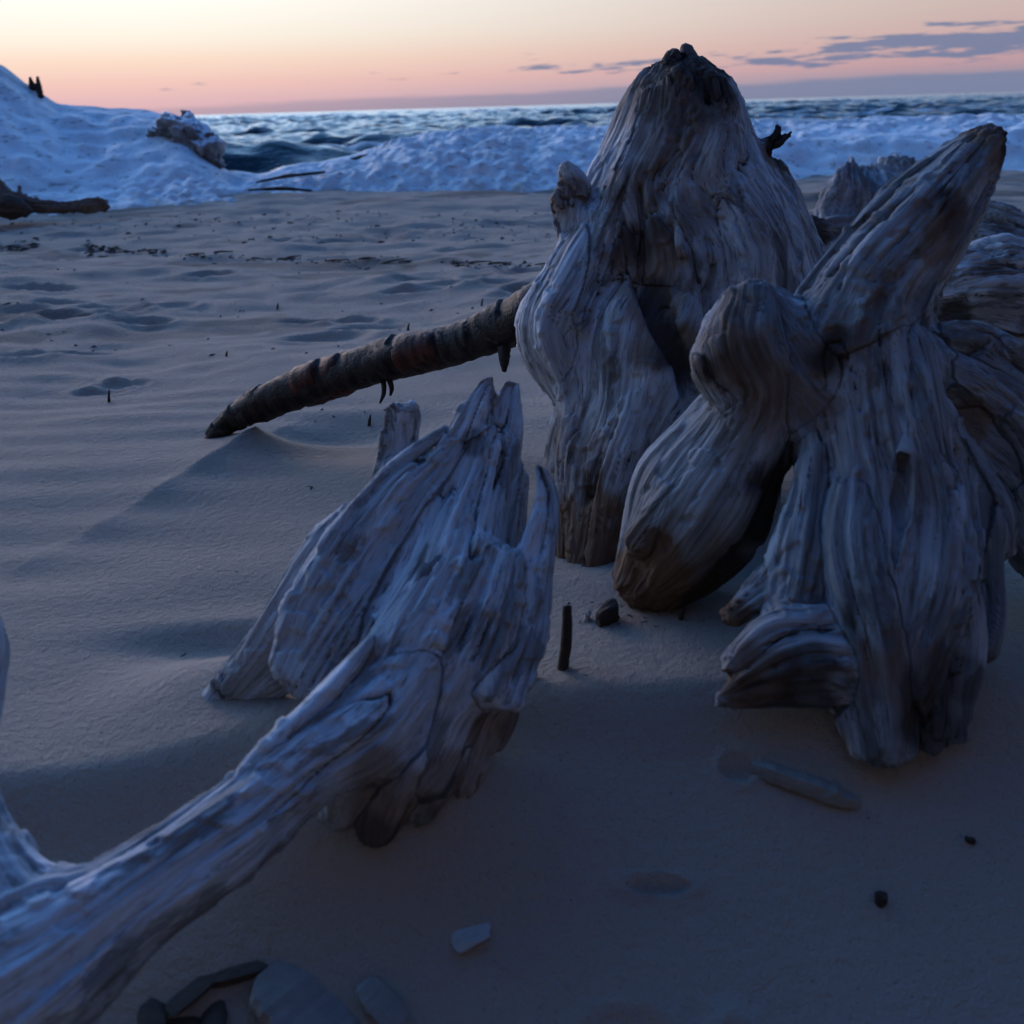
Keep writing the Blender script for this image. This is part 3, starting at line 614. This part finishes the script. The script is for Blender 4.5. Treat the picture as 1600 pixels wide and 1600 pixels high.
root_paint = [('b', 1545, 235, 2.18, 60, .75), ('d', 1565, 240, 2.2, 40, .8), ('b', 1460, 370, 2.05, 60, .6), ('d', 1475, 350, 2.08, 40, .6), ('b', 1390, 460, 2.0, 70, .35), ('d', 1300, 545, 1.98, 48, .9), ('b', 1300, 540, 1.97, 70, .5),
              ('b', 1140, 560, 1.97, 75, .6), ('b', 1200, 620, 1.95, 80, .6), ('d', 1115, 570, 2.0, 32, .6), ('b', 1150, 480, 2.0, 40, .5), ('b', 1270, 640, 1.95, 45, .6), ('d', 1170, 560, 1.97, 40, .4),
              ('d', 1210, 780, 2.08, 95, .9), ('b', 1020, 910, 2.12, 110, .95), ('d', 1130, 890, 2.15, 100, .85), ('b', 1110, 850, 2.1, 70, .5),  # first dark spot paints in the deep shade between root and trunk
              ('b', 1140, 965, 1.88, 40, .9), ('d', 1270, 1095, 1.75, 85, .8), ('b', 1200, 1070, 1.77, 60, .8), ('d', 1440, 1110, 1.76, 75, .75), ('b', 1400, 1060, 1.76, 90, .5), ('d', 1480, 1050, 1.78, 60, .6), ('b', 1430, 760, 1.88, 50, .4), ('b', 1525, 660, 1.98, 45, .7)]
rootw += strands(rootw[1], 20, 8, 1.95, 11)+strands(rootw[0], 10, 7, 2.1, 13)
for k in (6, 7, 8, 9, 10, 11, 12, 13, 14): rootw += strands(rootw[k], 6, 6, 1.9, 20+k)
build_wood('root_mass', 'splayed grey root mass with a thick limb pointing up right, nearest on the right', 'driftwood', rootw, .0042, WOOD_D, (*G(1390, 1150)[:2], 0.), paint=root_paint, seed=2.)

# --- forked log in the left foreground
fork = [
    S('trunk', [(520, 1090, 1.74, 118), (600, 965, 1.80, 150), (680, 835, 1.88, 136), (735, 745, 1.94, 92), (755, 712, 1.96, 70)], ratio=.28, flute=.05, blend=.02, flat=True, lobes=(5, 9, 14, 19)),
    S('trunk', [(585, 1120, 1.66, 74), (650, 1000, 1.72, 84), (705, 880, 1.80, 74), (745, 770, 1.90, 50), (768, 690, 1.97, 36)], ratio=.55, flute=.05, blend=.03),
    S('trunk', [(330, 1100, 1.86, 10), (365, 1060, 1.87, 16), (430, 985, 1.88, 32), (500, 905, 1.9, 44), (575, 830, 1.93, 40), (618, 770, 1.97, 30)], ratio=.6, flute=.08, blend=.03),
    S('trunk', [(372, 1085, 1.85, 26), (440, 1015, 1.84, 60), (515, 915, 1.86, 70), (585, 830, 1.90, 60)], ratio=.3, flute=.05, blend=.03),
    S('splinter:a', [(632, 830, 1.93, 46), (655, 760, 1.95, 38), (672, 716, 1.965, 28), (675, 708, 1.97, 24)], ratio=.4, flute=.06, blend=.012, flat=True),
    S('trunk', [(575, 890, 1.89, 44), (612, 800, 1.92, 40), (636, 730, 1.95, 30)], ratio=.4, flute=.06, blend=.02),
    S('splinter:a', [(606, 840, 1.93, 30), (618, 740, 1.955, 27), (629, 650, 1.98, 24), (631, 640, 1.98, 23)], ratio=.25, flute=.05, blend=.012, flat=True),
    S('splinter:b', [(690, 780, 1.92, 34), (728, 680, 1.95, 30), (756, 612, 1.98, 20), (768, 588, 2.0, 8)], ratio=.4, flute=.06, blend=.010),
    S('splinter:b', [(745, 790, 1.93, 36), (778, 680, 1.98, 32), (796, 612, 2.01, 20), (800, 596, 2.02, 14)], ratio=.45, flute=.06, blend=.010, flat=True),
    S('splinter:c', [(770, 1090, 1.68, 46), (812, 970, 1.77, 44), (840, 860, 1.83, 34), (852, 780, 1.88, 20), (842, 728, 1.91, 7)], ratio=.5, flute=.07, blend=.012),
    S('foot', [(665, 1080, 1.69, 46), (620, 1185, 1.65, 46), (596, 1262, 1.64, 34), (586, 1300, 1.635, 24)], ratio=.8, flute=.1, blend=.02, flat=True),
    S('foot', [(725, 1060, 1.72, 44), (685, 1165, 1.69, 44), (655, 1240, 1.67, 32), (646, 1275, 1.665, 24)], ratio=.8, flute=.1, blend=.02, flat=True),
    S('foot', [(780, 1020, 1.74, 32), (752, 1125, 1.72, 36), (722, 1205, 1.70, 28), (714, 1232, 1.695, 20)], ratio=.8, flute=.1, blend=.02, flat=True),
    S('foot', [(610, 1110, 1.66, 44), (560, 1200, 1.63, 44), (534, 1248, 1.625, 32), (526, 1270, 1.62, 24)], ratio=.8, flute=.1, blend=.02, flat=True),
    S('foot', [(800, 1060, 1.76, 22), (790, 1130, 1.75, 24), (776, 1170, 1.74, 18)], ratio=.8, flute=.1, blend=.02, flat=True),
    S('trunk', [(625, 1195, 1.65, 58), (680, 1090, 1.69, 72), (735, 980, 1.74, 66), (775, 880, 1.80, 44)], ratio=.55, flute=.06),
    S('limb', [(735, 900, 1.83, 20), (690, 985, 1.76, 40), (640, 1065, 1.69, 56), (575, 1140, 1.62, 64), (480, 1200, 1.55, 64), (375, 1280, 1.47, 68), (265, 1360, 1.40, 76), (150, 1445, 1.34, 92), (20, 1540, 1.29, 125), (-120, 1640, 1.26, 150)], ratio=.95, flute=.03),
    S('branch', [(60, 1470, 1.32, 95), (-10, 1370, 1.35, 62), (-52, 1240, 1.4, 46), (-40, 1080, 1.46, 36), (-24, 1000, 1.49, 28), (-30, 930, 1.5, 16)], flute=.03),
    S('trunk', [(600, 985, 1.68, 9), (545, 1050, 1.62, 11), (490, 1110, 1.56, 13), (440, 1160, 1.52, 22), (390, 1210, 1.49, 30)], flute=.05, blend=.018),
    S('', [(480, 1112, 1.50, 12), (520, 1092, 1.54, 28), (565, 1085, 1.56, 18)], carve=True, blend=.015, flute=0),
    S('', [(760, 1030, 1.64, 6), (795, 900, 1.74, 9), (822, 780, 1.84, 8), (835, 690, 1.92, 6)], carve=True, blend=.012, flute=0),
    S('', [(560, 1010, 1.70, 5), (650, 920, 1.74, 9), (720, 850, 1.79, 5)], carve=True, blend=.015, flute=0),
    S('', [(660, 720, 1.90, 16), (668, 690, 1.94, 20)], carve=True, blend=.01, flute=0),
    S('', [(735, 700, 1.90, 8), (746, 650, 1.93, 7)], carve=True, blend=.012, flute=0),
    S('', [(124, 1400, 1.28, 5), (128, 1440, 1.26, 8)], carve=True, blend=.012, flute=0),
]
fork_paint = [('b', 600, 1270, 1.63, 100, .75), ('b', 690, 1230, 1.67, 80, .7), ('b', 770, 1150, 1.72, 60, .7), ('d', 600, 1310, 1.63, 70, .6), ('d', 680, 1280, 1.66, 60, .6), ('b', 600, 1230, 1.55, 80, .6), ('d', 790, 1135, 1.75, 40, .4), ('b', 770, 1140, 1.72, 70, .7), ('d', 520, 1095, 1.52, 32, .85), ('b', 450, 1040, 1.8, 50, .5), ('d', 740, 690, 1.92, 28, .6), ('b', 632, 645, 2.0, 16, .7),  # brown and dark spots round the feet include painted shade of the underside
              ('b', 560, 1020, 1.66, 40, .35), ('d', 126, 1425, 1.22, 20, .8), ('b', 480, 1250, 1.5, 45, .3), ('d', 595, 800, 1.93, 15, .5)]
fork += strands(fork[0], 16, 7, 1.8, 61)
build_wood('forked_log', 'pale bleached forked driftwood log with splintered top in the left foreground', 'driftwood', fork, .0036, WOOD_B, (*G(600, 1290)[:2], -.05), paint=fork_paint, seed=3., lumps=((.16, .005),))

# --- weathered stump and logs farther right
far_strokes = [
    S('trunk', [(1360, 275, 6.8, 20), (1365, 320, 6.75, 60), (1370, 400, 6.7, 95)], ratio=.7, flute=.08, blend=.06),
    S('trunk', [(1330, 262, 6.6, 14), (1325, 300, 6.6, 36), (1318, 350, 6.6, 50), (1320, 410, 6.5, 60)], flute=.1, blend=.06),
    S('trunk', [(1400, 270, 6.8, 26), (1395, 320, 6.8, 50), (1390, 400, 6.7, 70)], flute=.08, blend=.06),
    S('trunk', [(1440, 285, 6.9, 22), (1470, 340, 6.9, 40), (1500, 400, 6.8, 50)], flute=.08, blend=.06),
    S('root', [(1320, 370, 6.5, 40), (1280, 365, 6.4, 20), (1262, 350, 6.4, 10)], flute=.1, blend=.05),
]
build_wood('distant_stump', 'small grey pointed stump on the sand behind the raised limb', 'stump', far_strokes, .014, WOOD_D, (*G(1330, 410)[:2], 0), paint=[('d', 1275, 365, 6.4, 34, .9), ('d', 1380, 350, 6.3, 40, .6), ('d', 1330, 345, 6.3, 25, .5)], seed=4., lumps=((.3, .015),), rough=(.003, .007, .014), crackd=.012)
r_strokes = [
    S('trunk', [(1440, 470, 4.3, 40), (1510, 465, 4.3, 62), (1600, 470, 4.3, 76), (1760, 490, 4.3, 84)], flute=.08, blend=.05),
    S('root', [(1480, 405, 4.4, 22), (1550, 415, 4.4, 26), (1650, 430, 4.4, 30)], flute=.08, blend=.05),
]
build_wood('lying_log', 'rough grey log lying at the right edge behind the root mass', 'log', r_strokes, .010, WOOD, (*G(1560, 540)[:2], 0), paint=[('d', 1490, 495, 4.2, 30, .8), ('d', 1540, 432, 4.2, 25, .5)], seed=5., lumps=((.25, .018), (.08, .005)), rough=(.003, .005, .010), crackd=.01)
r2_strokes = [S('trunk', [(1500, 318, 6.2, 16), (1560, 345, 6.1, 24), (1640, 385, 6.0, 32), (1760, 430, 5.9, 40)], flute=.1, blend=.05),
              S('root', [(1490, 360, 6.0, 18), (1560, 385, 5.9, 22), (1660, 415, 5.8, 30)], flute=.1, blend=.05)]
build_wood('slanting_log', 'dark grooved log slanting down to the right edge above the rough log', 'log', r2_strokes, .012, WOOD_D, (*G(1640, 420)[:2], 0), paint=[('d', 1560, 375, 5.9, 30, .6)], seed=6., lumps=((.22, .02),), rough=(.006, .008, .012), crackd=.01)
l_strokes = [S('trunk', [(-90, 250, 10.6, 26), (-20, 292, 10.5, 22), (20, 315, 10.4, 13), (90, 324, 10.35, 8), (160, 320, 10.3, 7)], flute=.1, blend=.08),
             S('root', [(-60, 320, 10.2, 18), (10, 322, 10.2, 10), (40, 328, 10.2, 6)], flute=.1, blend=.08),
             S('twig', [(34, 318, 10.35, 3), (32, 305, 10.35, 2.4), (30, 292, 10.35, 1.6)], flute=0, blend=.02)]
build_wood('beached_log', 'brown driftwood log with a long low arm at the foot of the snow bank', 'log', l_strokes, .013, wood_material('brown_wood', (.24, .19, .155), (.12, .09, .07)), (*G(60, 335)[:2], 0), paint=[('d', 20, 328, 10.2, 30, .5)], seed=7., lumps=((.3, .02),), rough=(.005, .006, .01), crackd=.008)

# --- ice block on the snow bank
ice_strokes = [S('face', [(236, 212, 14.2, 6), (262, 210, 14.2, 17), (292, 214, 14.1, 30), (322, 236, 14.0, 20), (348, 258, 13.9, 7)], ratio=.9, flute=.16, blend=.05),
               S('face', [(278, 196, 14.3, 14), (296, 192, 14.3, 14), (304, 215, 14.2, 14)], flute=.16, blend=.05),
               S('cap', [(264, 188, 14.4, 4), (274, 184, 14.4, 5)], flute=.1, blend=.03), S('cap', [(280, 176, 14.4, 4), (292, 177, 14.4, 5), (294, 190, 14.35, 8)], flute=.1, blend=.06)]
build_wood('ice_block', 'jagged dirty ice block with snow cap at the edge of the water gap', 'ice', ice_strokes, .03, ICE, (*G(300, 300)[:2], 0), seed=8., lumps=((.5, .05), (.16, .04)), rough=(.012, .015, .02), crackd=.0)

# ------------------------------------------------------------------ swept sticks
def tube(name, pts, rads, mat, sides=10, jag=.0, seed=0, attrs=False, sub=8, rfun=None):
    q = resample([(*p, r, r) for p, r in zip(pts, rads)], sub); n = len(q); rr = np.random.default_rng(abs(seed))
    V = []; T = np.gradient(q[:, :3], axis=0); T /= np.linalg.norm(T, axis=1)[:, None]
    u = np.cross(T[0], (0.31, .2, .93)); u /= np.linalg.norm(u); U = []
    arc = np.concatenate([[0], np.cumsum(np.linalg.norm(np.diff(q[:, :3], axis=0), axis=1))])
    ph = rr.uniform(0, 6.28, 4)
    for i in range(n):
        u = u-T[i]*(u@T[i]); u /= np.linalg.norm(u); w = np.cross(T[i], u)
        for k in range(sides):
            th = 2*math.pi*k/sides
            r = q[i, 3]*(1+jag*(math.cos(2*th+ph[0])*.5+math.cos(3*th+ph[1]+arc[i]*9)*.5+rr.normal()*.35))
            if rfun: r *= rfun(arc[i]/arc[-1], th)
            V.append(q[i, :3]+r*(math.cos(th)*u+math.sin(th)*w)); U.append(arc[i])
    F = [(i*sides+k, i*sides+(k+1) % sides, (i+1)*sides+(k+1) % sides, (i+1)*sides+k) for i in range(n-1) for k in range(sides)]
    V += [q[0, :3]-T[0]*q[0, 3]*.3, q[-1, :3]+T[-1]*q[-1, 3]*.3]; U += [0, arc[-1]]; a, b = len(V)-2, len(V)-1
    me = bpy.data.meshes.new(name)
    me.from_pydata([tuple(p) for p in V], [], F+[(k, a, (k+1) % sides) for k in range(sides)]+[((n-1)*sides+k, (n-1)*sides+(k+1) % sides, b) for k in range(sides)])
    if attrs:
        at = me.attributes.new('along', 'FLOAT', 'POINT'); at.data.foreach_set('value', np.array(U, np.float32))
    me.polygons.foreach_set('use_smooth', np.ones(len(me.polygons), bool)); me.update()
    return me, q
# --- fallen branch with banded bark
def bark_material(name, c1, c2):
    m, g, b = material(name); u = attr(g, 'along'); pv = pos(g)
    rings = g.noise(g.xyz(g.m('MULTIPLY', u, 38.), g.m('MULTIPLY', g.noise(pv, 14., 2), 2.5), 0.), 1., 4, .6)
    blot = g.noise(pv, 22., 4)
    c = g.mix(g.smooth(g.m('ADD', rings, g.m('MULTIPLY', g.m('SUBTRACT', blot, .5), .7)), .38, .62), (*c1, 1), (*c2, 1))
    g.put(b.inputs['Base Color'], c); b.inputs['Roughness'].default_value = .65
    bump(g, b, g.m('ADD', g.m('MULTIPLY', rings, .5), g.m('ADD', blot, g.m('MULTIPLY', g.noise(pv, 120., 3), .6))), .008, .8)
    return m
BARK = bark_material('branch_bark', (.010, .007, .006), (.036, .025, .022))
BARK_R = bark_material('red_bark', (.035, .013, .009), (.10, .036, .025))
BARK_G = bark_material('grey_bark', (.013, .011, .010), (.055, .048, .046))
path = [(318, 704, 3.40, 12), (358, 658, 3.36, 18), (412, 630, 3.3, 27), (484, 600, 3.2, 32), (580, 570, 3.06, 31), (640, 553, 2.98, 34), (715, 537, 2.9, 31), (795, 506, 2.8, 36), (850, 474, 2.72, 38), (930, 430, 2.8, 36)]
bpts = [P(a, b, d) for a, b, d, r in path]; brad = [r*d/FPX for a, b, d, r in path]
me, bq = tube('branch', bpts, brad, BARK, 20, .09, 5, True, 10)
broot = empty('fallen_branch', (bpts[0][0], bpts[0][1], 0), 'dark reddish brown branch with banded bark running from the sand to the stump', 'branch')
adopt(link('branch_core', me, BARK), broot)
def band(t0, t1, mat, seed, gr=1.07):
    i0, i1 = int(t0*(len(bq)-1)), int(t1*(len(bq)-1))
    sub = bq[i0:i1+1]
    me, _ = tube('bark_band', [p[:3] for p in sub], [p[3]*gr for p in sub], mat, 20, .09, seed, True, 1)
    adopt(link('bark_band', me, mat), broot)
for k, (t0, t1, mm) in enumerate([(.05, .08, BARK_G), (.085, .12, BARK_G), (.125, .155, BARK_G), (.16, .19, BARK_G), (.20, .24, BARK_G), (.325, .37, BARK_R), (.38, .41, BARK_R), (.415, .53, BARK), (.55, .64, BARK_R), (.65, .72, BARK_G), (.73, .79, BARK_G), (.86, .97, BARK_G)]):
    band(t0, t1, mm, 20+k, 1.015+.012*(k % 3))
for a in ([(598, 588, 3.03), (600, 612, 3.0), (594, 630, 2.99)], [(606, 586, 3.02), (612, 606, 3.0), (610, 618, 2.99)], [(788, 545, 2.78), (788, 562, 2.77), (788, 580, 2.76)]):
    r0 = .009 if a[0][0] < 700 else .02
    me, _ = tube('twig', [P(*p) for p in a], [r0, r0*.8, r0*.35], BARK, 8, .1, int(a[0][0]))
    adopt(link('twig', me, BARK), broot)

# --- sticks, splinters and litter
def stick(name, label, cat, pts, rads, mat, seed=0, group=None, jag=.15, sides=9):
    me, _ = tube(name, pts, rads, mat, sides, jag, seed, sub=5); o = link(name, me, mat)
    return tag(o, label, cat, group)
def on(px, py, dz=0.):
    p = G(px, py)
    for _ in range(4): p = G(px, py, gz(p))
    return np.array((p[0], p[1], gz(p)+dz))
b = on(877, 1046, -.02); t = P(886, 947, 1.95)
stick('upright_stick', 'dark thin stick standing in the sand between the log and the roots', 'stick', [b, (b*.5+t*.5)+np.array((.004, 0, 0)), t], [.011, .012, .009], DARKWOOD, 3)
def chunk(name, label, cat, px, py, size, mat, seed, group=None, squash=(1, .7, .6), rot=0., sink=.2):
    """small angular lump: a subdivided box broken up by noise"""
    bm = bmesh.new(); bmesh.ops.create_cube(bm, size=2.); bmesh.ops.subdivide_edges(bm, edges=bm.edges[:], cuts=3, use_grid_fill=True)
    co = np.array([v.co[:] for v in bm.verts]); co = co/np.linalg.norm(co, axis=1)[:, None]**.55
    co *= 1+.26*n3s(co+seed*3.3, 1.6)[:, None]+.1*n3s(co+seed, .6)[:, None]
    co = co*np.array(squash)*size
    for v, c in zip(bm.verts, co): v.co = c
    me = bpy.data.meshes.new(name); bm.to_mesh(me); bm.free()
    o = link(name, me, mat); p = on(px, py); o.location = (p[0], p[1], p[2]+size*squash[2]*(1-2*sink)); o.rotation_euler = (0, 0, rot)
    return tag(o, label, cat, group)
PALE = plain('pale_chip', (.25, .23, .215), (.45, .43, .41), 25.)
chunk('wood_chip', 'small dark broken wood chip beside the upright stick', 'wood chip', 945, 972, .022, DARKWOOD, 2, rot=.5, squash=(1, .6, .8))
chunk('wood_chip', 'small pale splinter just left of the dark wood chip', 'wood chip', 918, 968, .014, PALE, 4, rot=1.2, squash=(1, .5, .9))
chunk('bark_flake', 'orange brown bark flake at the foot of the forked log', 'bark flake', 822, 1058, .022, plain('orange_bark', (.10, .05, .02), (.2, .11, .05)), 6, squash=(1, .6, .5))
chunk('wood_chip', 'flat pale grey chip on dark sand below the forked log', 'wood chip', 728, 1318, .028, PALE, 9, squash=(1, .8, .16), rot=.4)
chunk('pebble', 'lone dark pebble on bare sand at lower right', 'pebble', 1378, 1400, .009, DARKWOOD, 11, squash=(1, .8, 1.2))
chunk('pebble', 'lone dark pebble on sand below the knot of the root mass', 'pebble', 1522, 1275, .008, DARKWOOD, 12, squash=(1, .8, .8))
# flat splintered board under the root mass
def board(name, label, px0, py0, px1, py1, wid, thick, mat, seed, tilt=0.):
    a, b_ = on(px0, py0, thick*.3), on(px1, py1, thick*.3); ax = b_-a; L = np.linalg.norm(ax); ax /= L
    sd = np.cross(ax, (0, 0, 1.)); sd /= np.linalg.norm(sd); up = np.cross(sd, ax); sd = sd*math.cos(tilt)+up*math.sin(tilt); up = np.cross(sd, ax)
    rr = np.random.default_rng(abs(seed)); n = 14; V = []; F = []
    for i in range(n+1):
        t = i/n; w = wid*(1-.6*abs(2*t-1)**5)*(1+.04*rr.normal()); h = thick*(1-.5*abs(2*t-1)**4)*(1+.04*rr.normal()); c = a+ax*L*t+up*.001*rr.normal()
        for s_, q in ((-1, -1), (-.2, -1.05), (1, -1), (1.04, 0), (1, 1), (.3, 1.12), (-1, 1), (-1.04, 0)):
            V.append(tuple(c+sd*s_*w*(1+.025*rr.normal())+up*q*h*(1+.03*rr.normal())))
    for i in range(n):
        for k in range(8): F.append((i*8+k, i*8+(k+1) % 8, (i+1)*8+(k+1) % 8, (i+1)*8+k))
    F += [tuple(range(8))[::-1], tuple(n*8+k for k in range(8))]
    me = bpy.data.meshes.new(name); me.from_pydata(V, [], F); me.update()
    return tag(link(name, me, mat), label, 'board')
board('splinter_board', 'flat grey splintered board on the sand under the root mass', 1180, 1128, 1352, 1166, .026, .012, plain('grey_board', (.13, .12, .11), (.3, .28, .26), 20.), 5, .25)
# pale slab and bark litter at the bottom edge
def DG(px, py, lift):
    """depth at which a point lift metres above the sand is seen at this pixel"""
    p = G(px, py)
    for _ in range(6): p = G(px, py, gz(p)+lift)
    return float((p-CAM)@FW)
def GN(px, py, hw, lift): return (px, py, DG(px, py, lift), hw)
GB = bpy.data.materials['grey_board']
board('broken_board', 'broad bluish grey broken board at the bottom edge of the picture', 415, 1492, 545, 1640, .060, .014, GB, 15, .15).__setitem__('category', 'board')
board('broken_board', 'narrow grey board end right of the broad board at the bottom edge', 560, 1500, 628, 1600, .022, .014, GB, 17, -.2)
LB = plain('litter_bark', (.02, .014, .011), (.10, .07, .055), 50.)
for k, (x, y, s_, r, l) in enumerate([(368, 1500, .030, .3, 'dark bark piece touching the broad board at the bottom edge'), (300, 1535, .034, 1., 'dark bark piece midway between pale limb and broad board'), (235, 1565, .03, 2., 'dark bark piece close under the pale limb at bottom left'),
                                     (330, 1575, .03, 1.7, 'bark piece at the bottom edge left of the broad board'), (265, 1596, .03, .2, 'lowest bark piece, cut by the bottom edge beside the pale limb')]):
    chunk('bark_piece', l, 'bark', x, y, s_, LB, 30+k, 'bark litter at the bottom edge', (1.35, .5, .2), r, .42)
# broken post on the snow crest
cr = P(55, 138, 14.9)
post = empty('broken_post', (cr[0], cr[1], cr[2]-.2), 'dark split post stub sticking out of the snow crest', 'post')
for a in ([(64, 152, 14.9), (61, 135, 14.9), (59, 120, 14.9)], [(50, 140, 14.9), (49, 130, 14.9), (47, 121, 14.9)], [(48, 130, 14.9), (56, 138, 14.9), (64, 146, 14.9)]):
    me, _ = tube('splinter', [P(*p) for p in a], [.045, .04, .02], DARKWOOD, 7, .2, int(a[0][0])); adopt(link('splinter', me, DARKWOOD), post)
# broken planks half buried in the snow to the right of the gap
def snowstick(label, px0, py0, px1, py1, d, r, seed):
    a, b_ = P(px0, py0, d), P(px1, py1, d)
    stick('buried_plank', label, 'plank', [a, (a+b_)/2+np.array((0, 0, .02)), b_], [r*.6, r, r*.7], DARKWOOD, seed, jag=.3)
snowstick('dark plank lying low in the snow right of the water gap', 388, 297, 487, 298, 12.0, .018, 1)
snowstick('long thin plank slanting up the snow right of the gap', 400, 285, 508, 269, 13.0, .02, 2)
snowstick('higher thin plank on the snow mound near the water', 540, 253, 588, 242, 14.5, .025, 3)
# wrack-line twigs
tw = random.Random(11)
spots = [(620+40*i, 0) for i in range(0)]
wl = [(15, 383), (40, 386), (150, 390), (175, 393), (235, 394), (300, 401), (345, 403), (400, 406), (440, 407), (455, 404), (520, 409), (570, 410), (610, 411), (630, 408), (715, 414), (745, 412), (775, 414), (850, 415)]
for k, (x, y) in enumerate(wl):
    p = on(x, y, .01); a = tw.uniform(-.5, .5); L = tw.uniform(.05, .13)
    dv = np.array((math.cos(a), math.sin(a), tw.uniform(-.05, .12)))*L
    stick('twig', 'small dark twig lying in the wrack line across the sand', 'twig', [p-dv*.5, p+np.array((0, 0, .004)), p+dv*.9+np.array((0, .02, 0))], [.004, .007, .003], TWIG, k, 'twigs in the wrack line', .3, 6)
for k, (x, y, h, l) in enumerate([(433, 484, .035, 'tiny upright twig alone on the mid sand left of the branch'), (752, 478, .04, 'short dark twig leaning on the sand above the fallen branch'), (637, 516, .035, 'dark triangular bark bit on sand just above the fallen branch'),
                               (353, 557, .025, 'small dark bit on the sand left of the branch crest'), (170, 628, .05, 'thin twig slanting in the sand below the round footprint'), (575, 655, .04, 'dark twig bit in the sand hollow under the branch'), (1062, 968, .03, 'thin grass stalk between the upright stick and root mass')]):
    p = on(x, y); stick('sand_twig', l, 'twig', [p-np.array((0, 0, .01)), p+np.array((.005, 0, h*.5)), p+np.array((.01, 0, h))], [.006, .005, .002], DARKWOOD, 50+k, None, .2, 6)

# fine wrack debris: flakes and crumbs nobody could count
def build_debris():
    rr = np.random.default_rng(5); V = []; F = []
    def flake(x, y, sz):
        z = float(sandz(np.array([x]), np.array([y]))[0]); n = len(V); a = rr.uniform(0, 3.14); ca, sa = math.cos(a), math.sin(a); l, w, h = sz*rr.uniform(.8, 2.4), sz*rr.uniform(.3, .8), sz*rr.uniform(.3, 1.1)
        for dx, dy, dz in ((-l, 0, 0), (0, -w, -.2*h), (l, rr.normal()*w*.4, .2*h), (0, w, 0), (rr.normal()*l*.3, rr.normal()*w*.3, h)): V.append((x+dx*ca-dy*sa, y+dx*sa+dy*ca, z+dz))
        F.extend([(n, n+1, n+4), (n+1, n+2, n+4), (n+2, n+3, n+4), (n+3, n, n+4)])
    for px0, px1, py0, py1, num, sz in ((0, 60, 380, 388, 60, .02), (130, 190, 386, 396, 70, .02), (195, 260, 392, 398, 50, .014), (280, 640, 400, 412, 130, .011), (690, 870, 410, 418, 60, .012), (-60, 880, 330, 380, 260, .013), (-60, 880, 420, 560, 90, .008), (880, 1010, 940, 985, 26, .003), (1020, 1110, 940, 990, 30, .002), (480, 620, 640, 668, 10, .005), (90, 520, 700, 1100, 10, .004), (700, 1560, 1180, 1580, 34, .002)):
        for _ in range(num):
            t = rr.uniform(); p = on(px0+(px1-px0)*t, py0+(py1-py0)*np.clip(t+rr.normal()*.25, 0, 1) if num > 100 and py1-py0 < 20 else rr.uniform(py0, py1)); flake(p[0], p[1], sz*rr.uniform(.5, 1.5))
    me = bpy.data.meshes.new('wrack_debris'); me.from_pydata(V, [], F); me.update()
    tag(link('wrack_debris', me, TWIG), 'dark crumbs of bark and plant litter strewn over the sand', 'debris', kind='stuff')
build_debris()
